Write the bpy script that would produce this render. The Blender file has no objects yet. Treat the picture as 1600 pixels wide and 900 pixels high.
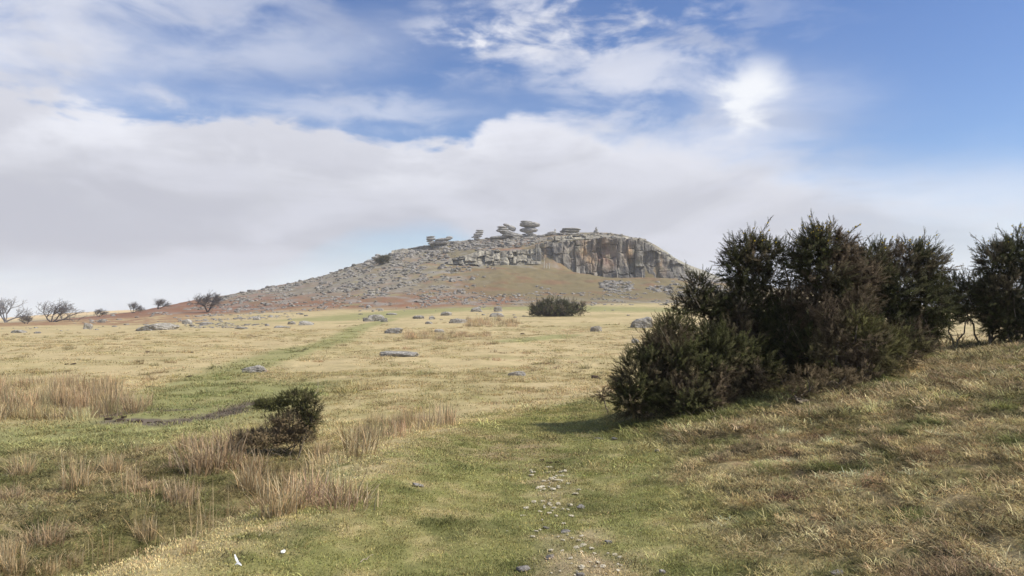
import bpy, math, random
import numpy as np
from mathutils import Vector

random.seed(7); rng = np.random.default_rng(7)
S = bpy.context.scene
COL = S.collection
F = 1160.0; CX = 800.0; HY = 478.0; EYE = 1.6      # focal length (px of the 1600 px photo), centre, eye-level row, eye height

# ------------------------------------------------------------------ camera
cam_d = bpy.data.cameras.new('camera'); cam = bpy.data.objects.new('camera', cam_d); COL.objects.link(cam)
cam_d.sensor_width = 36.0; cam_d.lens = 36.0*F/1600.0; cam_d.clip_start = 0.05; cam_d.clip_end = 12000
cam.location = (0, 0, EYE)
cam.rotation_euler = (math.radians(90)+math.atan((HY-450)/F), 0, 0)
S.camera = cam

# ------------------------------------------------------------------ sun and sky
SUN_AZ = math.radians(100); SUN_EL = math.radians(44)
sdir = Vector((math.sin(SUN_AZ)*math.cos(SUN_EL), math.cos(SUN_AZ)*math.cos(SUN_EL), math.sin(SUN_EL)))
sun_d = bpy.data.lights.new('sun', 'SUN'); sun_d.energy = 4.2; sun_d.angle = math.radians(1.0); sun_d.color = (1, .94, .84)
sun = bpy.data.objects.new('sun', sun_d); COL.objects.link(sun); sun.rotation_euler = sdir.to_track_quat('Z', 'Y').to_euler()
S.view_settings.view_transform = 'Standard'; S.view_settings.look = 'None'
EXPO = 0.4; S.view_settings.exposure = EXPO; S.view_settings.gamma = 1.0
try: S.view_settings.use_curve_mapping = False
except Exception: pass
S.cycles.max_bounces = 5; S.cycles.diffuse_bounces = 3; S.cycles.volume_bounces = 1; S.cycles.transparent_max_bounces = 4
S.cycles.use_denoising = True

class NT:
    """small helper round a node tree"""
    def __init__(s, t): s.t = t
    def n(s, ty, **k):
        o = s.t.nodes.new(ty)
        for a, b in k.items(): setattr(o, a, b)
        return o
    def put(s, sock, v):
        if isinstance(v, bpy.types.NodeSocket): s.t.links.new(v, sock)
        elif v is not None: sock.default_value = v
    def m(s, op, a, b=None, c=None, clamp=False):
        o = s.n('ShaderNodeMath', operation=op, use_clamp=clamp)
        s.put(o.inputs[0], a); s.put(o.inputs[1], b)
        if c is not None: s.put(o.inputs[2], c)
        return o.outputs[0]
    def ss(s, v, a, b, lo=0.0, hi=1.0):
        o = s.n('ShaderNodeMapRange', interpolation_type='SMOOTHSTEP')
        s.put(o.inputs[0], v); s.put(o.inputs[1], a); s.put(o.inputs[2], b); s.put(o.inputs[3], lo); s.put(o.inputs[4], hi)
        return o.outputs[0]
    def noise(s, vec, scale, detail=4, rough=.55, dist=0.0):
        o = s.n('ShaderNodeTexNoise'); s.put(o.inputs['Vector'], vec)
        s.put(o.inputs['Scale'], scale); s.put(o.inputs['Detail'], detail); s.put(o.inputs['Roughness'], rough); s.put(o.inputs['Distortion'], dist)
        return o.outputs['Fac']
    def mix(s, f, a, b, mode='MIX'):
        o = s.n('ShaderNodeMix', data_type='RGBA', blend_type=mode)
        s.put(o.inputs[0], f); s.put(o.inputs[6], a); s.put(o.inputs[7], b)
        return o.outputs[2]
    def vmul(s, v, k):
        o = s.n('ShaderNodeVectorMath', operation='MULTIPLY'); s.put(o.inputs[0], v); s.put(o.inputs[1], k); return o.outputs[0]
    def vadd(s, v, k):
        o = s.n('ShaderNodeVectorMath', operation='ADD'); s.put(o.inputs[0], v); s.put(o.inputs[1], k); return o.outputs[0]

def rgb(r, g, b):
    f = lambda c: ((c/255+.055)/1.055)**2.4 if c > 10 else c/255/12.92
    return (f(r), f(g), f(b), 1)

def azm(px): return math.atan((px-CX)/F)
def elv(px, py):
    a = azm(px); return math.atan((HY-py)/F*math.cos(a))

W = bpy.data.worlds.new('World'); S.world = W; W.use_nodes = True
t = NT(W.node_tree); t.t.nodes.clear()
sky = t.n('ShaderNodeTexSky', sky_type='NISHITA', sun_disc=False, sun_elevation=SUN_EL, sun_rotation=SUN_AZ)
sky.altitude = 250; sky.air_density = 1.0; sky.dust_density = 0.3; sky.ozone_density = 3.0
tc = t.n('ShaderNodeTexCoord').outputs['Generated']
sep = t.n('ShaderNodeSeparateXYZ'); t.put(sep.inputs[0], tc)
dx, dy, dz = sep.outputs
az = t.m('ARCTAN2', dx, dy); el = t.m('ARCSINE', dz)
# the sky's colours: physical sky tinted a touch towards the photograph's clear cobalt
hsv = t.n('ShaderNodeHueSaturation'); hsv.inputs['Saturation'].default_value = 1.16; hsv.inputs['Hue'].default_value = .512; t.put(hsv.inputs['Color'], sky.outputs[0])
bg_sky = t.n('ShaderNodeBackground'); t.put(bg_sky.inputs[0], hsv.outputs[0]); bg_sky.inputs[1].default_value = 0.1
# cloud coordinates: flattened direction
cv = t.vmul(tc, (1, 1, 2.6))
n_big = t.noise(cv, 2.6, 6, .52, .3)
n_mid = t.noise(t.vadd(cv, (7.3, 2.1, 4.4)), 7.0, 6, .55, .5)
n_fin = t.noise(t.vadd(cv, (3.3, 9.1, 1.4)), 17.0, 6, .52, .3)
nb = t.m('SUBTRACT', n_big, .5); nm = t.m('SUBTRACT', n_mid, .5); nf = t.m('SUBTRACT', n_fin, .5)
wob = t.m('ADD', t.m('MULTIPLY', nm, .085), t.m('MULTIPLY', nf, .045))
# upper edge of the long bank of cloud as a function of azimuth
def curve(x, pts, lo, hi, vlo, vhi):
    mr = t.n('ShaderNodeMapRange'); t.put(mr.inputs[0], x); mr.inputs[1].default_value = lo; mr.inputs[2].default_value = hi
    fc = t.n('ShaderNodeFloatCurve'); c = fc.mapping.curves[0]
    P = [((a-lo)/(hi-lo), (v-vlo)/(vhi-vlo)) for a, v in pts]
    c.points[0].location = P[0]; c.points[1].location = P[-1]
    for p in P[1:-1]: c.points.new(*p)
    fc.mapping.update(); t.put(fc.inputs[1], mr.outputs[0])
    return t.m('MULTIPLY_ADD', fc.outputs[0], vhi-vlo, vlo)
edge_pts = [(-200,120),(0,140),(150,160),(300,180),(450,195),(540,212),(625,226),(700,218),(800,182),(900,186),(1000,195),(1120,205),(1200,222),(1300,255),(1400,272),(1500,280),(1600,280),(1800,290)]
edge = curve(az, [(azm(a), elv(a, b)) for a, b in edge_pts], azm(-200), azm(1800), 0.0, .4)
below = t.m('SUBTRACT', t.m('ADD', edge, wob), el)
soft = t.ss(az, azm(700), azm(1250), .011, .06)
bank = t.ss(t.m('DIVIDE', below, soft), -0.6, 1.0)
bank = t.m('MULTIPLY', bank, t.ss(t.m('ADD', az, t.m('MULTIPLY', nm, .5)), azm(1150), azm(1750), 1.0, .62))
# underside of the bank: opens to pale sky near the horizon
low_pts = [(-200,436),(0,428),(200,438),(380,446),(450,422),(540,378),(640,366),(700,362),(760,390),(900,520),(1600,520),(1800,520)]
low = curve(az, [(azm(a), elv(a, b)) for a, b in low_pts], azm(-200), azm(1800), -.2, .2)
under = t.ss(t.m('SUBTRACT', t.m('ADD', low, t.m('MULTIPLY', nm, .05)), el), -.02, .02)
bank = t.m('MULTIPLY', bank, t.m('SUBTRACT', 1, t.m('MULTIPLY', under, .85)))
# a second low streak on the left under the light blue opening
def blob(px, py, wx, wy, tilt=0.0):
    a0, e0 = azm(px), elv(px, py)
    u = t.m('DIVIDE', t.m('ADD', t.m('SUBTRACT', az, a0), t.m('MULTIPLY', nm, .12)), wx/F)
    v = t.m('DIVIDE', t.m('ADD', t.m('SUBTRACT', t.m('SUBTRACT', el, e0), t.m('MULTIPLY', t.m('SUBTRACT', az, a0), tilt)), t.m('MULTIPLY', nf, .06)), wy/F)
    r2 = t.m('ADD', t.m('MULTIPLY', u, u), t.m('MULTIPLY', v, v))
    return t.m('EXPONENT', t.m('MULTIPLY', r2, -1.0))
lowst = t.m('MULTIPLY', blob(180, 402, 330, 30), .8)
# clear strip just above the bank
gz_ = t.m('DIVIDE', t.m('SUBTRACT', below, -.035), .032)
gapm = t.m('SUBTRACT', 1, t.m('MULTIPLY', t.m('EXPONENT', t.m('MULTIPLY', t.m('MULTIPLY', gz_, gz_), -1.0)), t.m('MULTIPLY', t.ss(az, azm(60), azm(300)), .85)))
# high thin veil on the left
veil_reg = t.ss(t.m('ADD', az, t.m('MULTIPLY', nb, .5)), azm(850), azm(150))
veil = t.m('MULTIPLY', t.ss(t.m('ADD', n_big, t.m('MULTIPLY', nm, .9)), .40, .68), veil_reg)
veil = t.m('MULTIPLY', t.m('MULTIPLY', veil, .7), gapm)
v2 = t.m('MULTIPLY', t.m('MULTIPLY', blob(80, 85, 260, 70, -.1), gapm), t.ss(t.m('ADD', n_mid, t.m('MULTIPLY', nb, .5)), .3, .6, .45, .9))
v3 = t.m('MULTIPLY', t.m('MULTIPLY', blob(400, 90, 200, 40, .2), gapm), .5)
v4 = t.m('MULTIPLY', blob(560, 170, 170, 20, 0), .55)
# wispy broken cloud at the top
wtex = t.ss(t.m('ADD', t.m('ADD', nf, t.m('MULTIPLY', nm, 1.3)), .5), .36, .74)
w1 = t.m('MULTIPLY', t.m('MULTIPLY', t.m('ADD', blob(900, 30, 230, 62, .05), t.m('MULTIPLY', blob(735, 42, 60, 20), .6)), wtex), 1.12)
w2 = t.m('MULTIPLY', t.m('MULTIPLY', blob(1010, 130, 170, 50, -.25), t.ss(n_mid, .36, .62)), .75)
w3 = t.m('MULTIPLY', blob(1090, 75, 110, 22, .1), t.m('MULTIPLY', wtex, .5))
bl = t.ss(t.m('ADD', blob(1172, 138, 58, 56), t.m('ADD', t.m('MULTIPLY', nm, .5), t.m('MULTIPLY', nf, .8))), .2, 1.0)
w4 = t.m('MULTIPLY', blob(1190, 190, 120, 60), .55)
w5 = t.m('MULTIPLY', blob(1500, 300, 240, 40), .35)
# clouds go on in the same manner over the rest of the sky
rest = t.m('MULTIPLY', t.ss(t.m('ADD', n_big, t.m('MULTIPLY', nm, .5)), .46, .72), t.ss(t.m('ABSOLUTE', az), .75, 1.0))
hi = t.m('MULTIPLY', t.m('MULTIPLY', t.ss(n_big, .45, .7), t.ss(el, .5, .75)), .8)
cov = bank
for o in (lowst, veil, v2, v3, v4, w1, w2, w3, w4, w5, bl, rest, hi):
    cov = t.m('SUBTRACT', 1, t.m('MULTIPLY', t.m('SUBTRACT', 1, cov), t.m('SUBTRACT', 1, o, clamp=True)))
# cloud colour: brighter towards the bank's upper edge, greyer in the middle
depth = t.ss(t.m('ADD', below, t.m('MULTIPLY', nb, .06)), .0, .085)
depth = t.m('MULTIPLY', depth, t.ss(az, azm(-300), azm(1250), 1.0, .85))
ccol = t.mix(depth, rgb(238, 240, 249), rgb(202, 204, 214))
n_str = t.noise(t.vadd(t.vmul(tc, (1, 1, 3.6)), (5.3, 3.1, 8.4)), 4.2, 6, .5, .6)
ccol = t.mix(t.ss(t.m('ADD', n_str, t.m('MULTIPLY', nm, .5)), .40, .62), ccol, t.mix(depth, rgb(234, 236, 246), rgb(213, 215, 226)))
ccol = t.mix(t.ss(t.m('SUBTRACT', n_str, t.m('MULTIPLY', nm, .4)), .56, .30, 0, .5), ccol, rgb(190, 192, 205))
ccol = t.mix(t.ss(el, elv(800, 455), elv(800, 395), 1.0, 0.0), ccol, rgb(220, 227, 239))
ccol = t.mix(bl, ccol, rgb(246, 249, 255))
bg_c = t.n('ShaderNodeBackground'); t.put(bg_c.inputs[0], ccol); bg_c.inputs[1].default_value = 2**-EXPO
# bright moist air low over the horizon
glow = t.m('MULTIPLY', t.ss(el, .12, .0), .92)
glowc = t.mix(t.ss(el, .0, .10), rgb(232, 241, 249), rgb(190, 222, 252))
bg_g = t.n('ShaderNodeBackground'); t.put(bg_g.inputs[0], glowc); bg_g.inputs[1].default_value = 1.15*2**-EXPO
ms0 = t.n('ShaderNodeMixShader'); t.put(ms0.inputs[0], glow); t.put(ms0.inputs[1], bg_sky.outputs[0]); t.put(ms0.inputs[2], bg_g.outputs[0])
ms = t.n('ShaderNodeMixShader'); t.put(ms.inputs[0], cov); t.put(ms.inputs[1], ms0.outputs[0]); t.put(ms.inputs[2], bg_c.outputs[0])
wo = t.n('ShaderNodeOutputWorld'); t.put(wo.inputs[0], ms.outputs[0])
W.cycles.sampling_method = 'MANUAL'; W.cycles.sample_map_resolution = 1024

# ------------------------------------------------------------------ numpy noise
_perm = np.random.default_rng(11).permutation(4096)
_g = np.random.default_rng(12).uniform(0, 2*np.pi, 4096); _gx, _gy = np.cos(_g), np.sin(_g)
def perlin(x, y):
    x = np.asarray(x, float); y = np.asarray(y, float)
    xi = np.floor(x).astype(int); yi = np.floor(y).astype(int); fx = x-xi; fy = y-yi
    u = fx*fx*fx*(fx*(fx*6-15)+10); v = fy*fy*fy*(fy*(fy*6-15)+10)
    def g(i, j, a, b):
        h = _perm[(_perm[i & 4095]+j) & 4095]; return _gx[h]*a+_gy[h]*b
    n00 = g(xi, yi, fx, fy); n10 = g(xi+1, yi, fx-1, fy); n01 = g(xi, yi+1, fx, fy-1); n11 = g(xi+1, yi+1, fx-1, fy-1)
    return (n00*(1-u)+n10*u)*(1-v)+(n01*(1-u)+n11*u)*v
def fbm(x, y, o=4, seed=0):
    s = 0; a = 1.0; f = 1.0
    for i in range(o):
        s = s+a*perlin(x*f+17.3*i+seed*5.7, y*f-9.1*i+seed*3.1); a *= .5; f *= 2.03
    return s
def sst(v, a, b):
    k = np.clip((np.asarray(v, float)-a)/(b-a), 0, 1); return k*k*(3-2*k)

# ------------------------------------------------------------------ terrain heights
_cols = {
 -700: [(70,530),(100,524),(140,518),(250,512),(420,508),(700,505),(1200,505),(2600,500)],
 -300: [(70,528),(100,520),(140,511),(200,509),(420,503),(700,501),(1200,501),(2600,500)],
 0:    [(70,527),(100,517),(140,504),(170,507),(250,510),(420,505),(700,497),(1000,499),(2600,501)],
 100:  [(70,526),(100,515),(140,502),(170,498),(210,500),(300,503),(420,498),(700,489),(1000,492),(2600,499)],
 200:  [(70,526),(100,513),(130,506),(160,497),(190,488),(230,490),(420,490),(700,484),(1000,488),(2600,496)],
 250:  [(70,525),(100,511),(140,500),(180,486),(210,480),(260,484),(420,487),(700,484),(1000,489),(2600,496)],
 300:  [(70,525),(100,509),(140,499),(170,490),(200,478),(235,468),(270,471),(420,484),(700,487),(2600,496)],
 345:  [(70,525),(100,508),(140,497),(170,489),(200,476),(240,462),(280,466),(420,480),(700,489),(2600,496)],
 430:  [(70,524),(100,506),(140,494),(165,487),(200,468),(240,453),(265,448),(300,452),(420,475),(700,490),(2600,496)],
 490:  [(70,524),(100,505),(140,492),(165,485),(200,464),(240,443),(275,434),(310,437),(420,470),(700,490),(2600,496)],
 560:  [(70,524),(100,504),(140,490),(165,483),(200,458),(240,431),(285,413),(320,416),(420,460),(700,490),(2600,496)],
 610:  [(70,524),(100,503),(140,489),(165,482),(200,455),(240,424),(290,397),(325,400),(420,455),(700,490),(2600,496)],
 670:  [(70,524),(100,502),(140,488),(168,480),(200,453),(240,420),(270,402),(300,384),(330,386),(420,450),(700,490),(2600,496)],
 720:  [(70,524),(100,501),(140,487),(170,478),(200,452),(240,420),(255,411),(262,397),(300,378),(335,382),(420,450),(700,490),(2600,496)],
 780:  [(70,524),(100,501),(140,486),(172,476),(200,450),(235,420),(255,413),(260,390),(300,369),(335,374),(420,450),(700,490),(2600,496)],
 830:  [(70,524),(100,500),(140,485),(174,475),(205,450),(235,421),(253,412),(258,388),(300,368),(335,372),(420,450),(700,490),(2600,496)],
 862:  [(70,524),(100,500),(140,485),(175,474),(205,450),(230,428),(248,417),(257,380),(285,365),(320,366),(420,440),(700,490),(2600,496)],
 900:  [(70,524),(100,500),(140,485),(176,472),(205,450),(228,430),(240,426),(251,428),(257,374),(285,363),(320,366),(420,440),(700,490),(2600,496)],
 960:  [(70,523),(100,500),(140,484),(180,469),(205,450),(222,436),(232,433),(251,437),(257,371),(285,365),(320,368),(420,440),(700,490),(2600,496)],
 1010: [(70,523),(100,500),(140,484),(180,468),(205,450),(222,437),(232,434),(251,437),(257,378),(275,375),(320,381),(420,440),(700,490),(2600,496)],
 1035: [(70,523),(100,500),(140,484),(180,468),(205,451),(222,437),(232,435),(251,437),(257,393),(275,390),(320,396),(420,440),(700,490),(2600,496)],
 1060: [(70,523),(100,500),(140,484),(180,468),(205,452),(222,438),(232,436),(250,437),(258,411),(280,407),(320,412),(420,446),(700,490),(2600,496)],
 1090: [(70,523),(100,500),(140,484),(180,468),(205,453),(230,440),(250,436),(266,423),(290,419),(330,424),(420,450),(700,488),(2600,496)],
 1130: [(70,523),(100,500),(140,484),(180,468),(205,456),(230,447),(260,439),(295,435),(340,440),(420,455),(700,486),(2600,496)],
 1200: [(70,522),(100,501),(140,485),(180,471),(230,459),(280,449),(340,452),(420,465),(700,484),(2600,494)],
 1350: [(70,521),(100,502),(140,487),(180,480),(230,474),(320,465),(420,470),(700,481),(2600,492)],
 1500: [(70,520),(100,504),(140,494),(230,487),(420,483),(700,480),(2600,490)],
 1800: [(70,521),(100,506),(140,497),(230,490),(420,485),(700,481),(2600,490)],
 2400: [(70,522),(100,508),(140,499),(230,492),(420,487),(700,483),(2600,490)],
}
_TD = np.unique(np.concatenate([np.geomspace(14, 180, 120), np.arange(180, 345, 1.0), np.geomspace(345, 6000, 90)]))
_TP = np.arange(-700, 2401, 5.0)
_keys = sorted(_cols); _rows = []
for k in _keys:
    pts = [(14, 683), (20, 640), (30, 588), (45, 552)]+_cols[k]
    d = np.array([p[0] for p in pts], float); z = EYE+(HY-np.array([p[1] for p in pts], float))*d/F
    zz = np.interp(_TD, d, z); zz = np.where(_TD > 2600, z[-1]-(_TD-2600)*.01, zz)
    _rows.append(zz)
_rows = np.array(_rows)
_TZ = np.array([np.interp(_TP, _keys, _rows[:, j]) for j in range(len(_TD))]).T      # (px, D)
def _blur(a, ax, k):
    w = np.exp(-.5*(np.arange(-2*k, 2*k+1)/k)**2); w /= w.sum()
    pad = [(0, 0), (0, 0)]; pad[ax] = (2*k, 2*k); b = np.pad(a, pad, mode='edge')
    return sum(w[i]*np.take(b, range(i, i+a.shape[ax]), axis=ax) for i in range(4*k+1))
_TZ = _blur(_TZ, 0, 2); _TZ = _blur(_TZ, 1, 1)

def table(px, D):
    i = np.clip((px-_TP[0])/5.0, 0, len(_TP)-1.001); i0 = i.astype(int); fi = i-i0
    j = np.interp(D, _TD, np.arange(len(_TD))); j = np.clip(j, 0, len(_TD)-1.001); j0 = j.astype(int); fj = j-j0
    return (_TZ[i0, j0]*(1-fi)+_TZ[i0+1, j0]*fi)*(1-fj)+(_TZ[i0, j0+1]*(1-fi)+_TZ[i0+1, j0+1]*fi)*fj

EY = [0, 4, 5.6, 7.2, 9.7, 14, 18, 24]; EX = [-3.6, -3.0, -2.05, -2.05, -2.0, -.95, .6, 3.0]
def edge_x(y): return np.interp(y, EY, EX)+.12*np.sin(y*1.9)
def bankv(x, y):
    w = .45; b = .22*w*np.logaddexp(0, (x-1.2)/w)
    b = b/(1+(b/1.6)**4)**.25
    return b*(1-sst(y, 15.5, 25))*(1-.6*sst(-y, 0, 12))
def near_z(x, y):
    p = np.interp(y, [-30, 0, 5, 10, 15, 22, 30], [.3, 0, -.1, -.3, -.6, -1.0, -1.22])
    p = p+bankv(x, y)
    s = edge_x(y)-x
    left = -1.30-.62*np.exp(-((s-2.1)/1.25)**2)*(1-sst(y, 12, 17))-.12*fbm(x/1.1, y/1.1, 2, 77)*(1-sst(y, 12, 16))
    p = p+.15*np.exp(-((s+.7)/.8)**2)*(1-sst(y, 10, 15))
    return p+(left-p)*sst(s, -.15, 1.15)
def H(x, y, fine=True):
    x = np.asarray(x, float); y = np.asarray(y, float)
    r = np.hypot(x, y); D = np.where(y > .64*r, y, .64*r); D = np.maximum(D, .01)
    px = CX+F*x/D
    side = sst(y/np.maximum(r, .01), .62, .2)
    far = table(px, D); far = far*(1-side)+(-1.25-r*.003)*side
    w = sst(D, 15, 27)
    nz = near_z(x, y)
    z = nz*(1-w)+far*w
    hill = sst(D, 188, 215)*(1-sst(D, 400, 600))*sst(px, 80, 330)*(1-sst(px, 1150, 1400))
    z = z+fbm(x/9, y/9, 3, 1)*.11*sst(D, 14, 40)*(1-sst(D, 60, 95))+(fbm(x/3, y/3, 3, 7)*.07+fbm(x/1.1, y/1.1, 2, 9)*.03)*sst(D, 18, 30)*(1-sst(D, 70, 110))+fbm(x/30, y/30, 3, 2)*.10*sst(D, 45, 95)
    z = z+hill*(fbm(x/13, y/13, 4, 3)*.55)
    if fine:
        s = edge_x(y)-x; nr = 1-sst(D, 30, 60)
        rough = .35+.65*sst(x-1.3+.3*fbm(x, y, 2, 8), 0, 1.2)+.75*sst(s, .2, 1.2)*(1-sst(y, 14, 18))
        z = z+nr*(fbm(x/1.6, y/1.6, 3, 4)*.05*(rough+.2)+fbm(x/.42, y/.42, 3, 5)*.05*rough)
        z = z+hill*(fbm(x/4, y/4, 4, 6)*.35)
    return z
_RD = np.unique(np.concatenate([np.geomspace(2.2, 60, 240), np.geomspace(60, 420, 260), np.geomspace(420, 1200, 40)]))
def at(px, py, fine=True):
    """points where the lines of sight through pixels (px, py) meet the ground"""
    px = np.atleast_1d(np.asarray(px, float)); py = np.atleast_1d(np.asarray(py, float))
    x = (px[:, None]-CX)/F*_RD[None]; y = np.broadcast_to(_RD[None], x.shape)
    z = H(x, y, fine); ray = EYE+(HY-py[:, None])/F*_RD[None]
    hit = z >= ray; j = np.argmax(hit, 1); ok = hit.any(1) & (j > 0); j = np.maximum(j, 1)
    I = np.arange(len(px)); a = (ray-z)[I, j-1]; b = (z-ray)[I, j]; f = np.clip(a/np.maximum(a+b, 1e-6), 0, 1)
    D = _RD[j-1]*(1-f)+_RD[j]*f
    X = (px-CX)/F*D
    return X, D, H(X, D, fine), ok

# ------------------------------------------------------------------ object helpers
def tag(o, label=None, cat=None, group=None, kind=None):
    for k, v in (('label', label), ('category', cat), ('group', group), ('kind', kind)):
        if v: o[k] = v
    return o
def mesh_np(name, V, Fa, mat=None, smooth=False, col=None, colname='col'):
    """Fa: list of (k, array (n,k)) or a single array (n,k)"""
    V = np.asarray(V, np.float32); me = bpy.data.meshes.new(name)
    if not isinstance(Fa, list): Fa = [Fa]
    Fa = [np.asarray(f, np.int32) for f in Fa if len(f)]
    tot = np.concatenate([np.full(len(f), f.shape[1], np.int32) for f in Fa]); idx = np.concatenate([f.ravel() for f in Fa])
    me.vertices.add(len(V)); me.vertices.foreach_set('co', V.ravel())
    me.loops.add(len(idx)); me.loops.foreach_set('vertex_index', idx)
    me.polygons.add(len(tot)); me.polygons.foreach_set('loop_start', np.concatenate([[0], np.cumsum(tot)[:-1]]).astype(np.int32))
    me.polygons.foreach_set('loop_total', tot)
    me.polygons.foreach_set('use_smooth', np.full(len(tot), smooth, bool))
    if col is not None:
        a = me.attributes.new(colname, 'FLOAT_COLOR', 'POINT'); c = np.ones((len(V), 4), np.float32); c[:, :3] = np.asarray(col)[:, :3]
        a.data.foreach_set('color', c.ravel())
    me.update(); me.validate()
    if mat: me.materials.append(mat)
    return me
def obj(name, me, parent=None, loc=None):
    o = bpy.data.objects.new(name, me); COL.objects.link(o)
    if parent: o.parent = parent
    if loc is not None: o.location = loc
    return o
def empty(name, loc):
    o = bpy.data.objects.new(name, None); COL.objects.link(o); o.location = loc; o.empty_display_size = .2; return o

def mat_new(name, rough=.9):
    m = bpy.data.materials.new(name); m.use_nodes = True; k = NT(m.node_tree)
    b = m.node_tree.nodes['Principled BSDF']; b.inputs['Roughness'].default_value = rough
    b.inputs['Specular IOR Level'].default_value = .12
    return m, k, b
def bump(k, b, h, strength=.5, dist=.05):
    o = k.n('ShaderNodeBump'); k.put(o.inputs['Height'], h); o.inputs['Strength'].default_value = strength; o.inputs['Distance'].default_value = dist
    k.put(b.inputs['Normal'], o.outputs[0])
def pos(k): return k.n('ShaderNodeNewGeometry').outputs['Position']

# ------------------------------------------------------------------ ground colour (albedo of turf, straw, bracken, mud; gorse shadow painted in)
STRAW = np.array((.46, .37, .20)); STRAW2 = np.array((.41, .325, .17)); TURF = np.array((.225, .218, .080)); OLIVE = np.array((.30, .26, .115))
MOSS = np.array((.13, .14, .045)); BRACK = np.array((.23, .115, .068)); GREY = np.array((.26, .243, .215)); MUD = np.array((.13, .10, .085)); DEAD = np.array((.25, .19, .11))
def poly(pts):
    a = np.array(pts, float); X, D, _, ok = at(a[:, 0], a[:, 1], False); return np.stack([X, D], 1)
def dist_poly(x, y, P):
    d = np.full(np.shape(x), 1e9)
    for (x0, y0), (x1, y1) in zip(P[:-1], P[1:]):
        L = (x1-x0)**2+(y1-y0)**2+1e-9; u = np.clip(((x-x0)*(x1-x0)+(y-y0)*(y1-y0))/L, 0, 1)
        d = np.minimum(d, np.hypot(x-x0-u*(x1-x0), y-y0-u*(y1-y0)))
    return d
TRACK = poly([(-200,700),(0,690),(120,680),(250,662),(330,648),(400,625),(430,606)])
TRACK2 = poly([(250,640),(300,610),(350,585),(400,568),(450,552),(520,535),(560,512),(610,499)])
TRACK3 = poly([(540,497),(620,489),(700,483),(800,480),(1000,484),(1130,486)])
MUDP = poly([(190,657),(260,660),(330,652),(400,630)])
MUD2 = poly([(170,648),(240,642),(300,640)])
GREENP = poly([(800,533),(860,527),(880,524)])
SOIL = [(float(a_[0]), float(a_[1]), w_, h_) for a_, w_, h_ in ((poly([(865, 765)])[0], .22, .55), (poly([(895, 835)])[0], .25, .4), (poly([(925, 872)])[0], .28, .3), (poly([(905, 890)])[0], .3, .25), (poly([(910, 683)])[0], .25, .3))]
def mixc(c, w, k): return c*(1-w[..., None])+np.asarray(k)*w[..., None]
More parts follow.
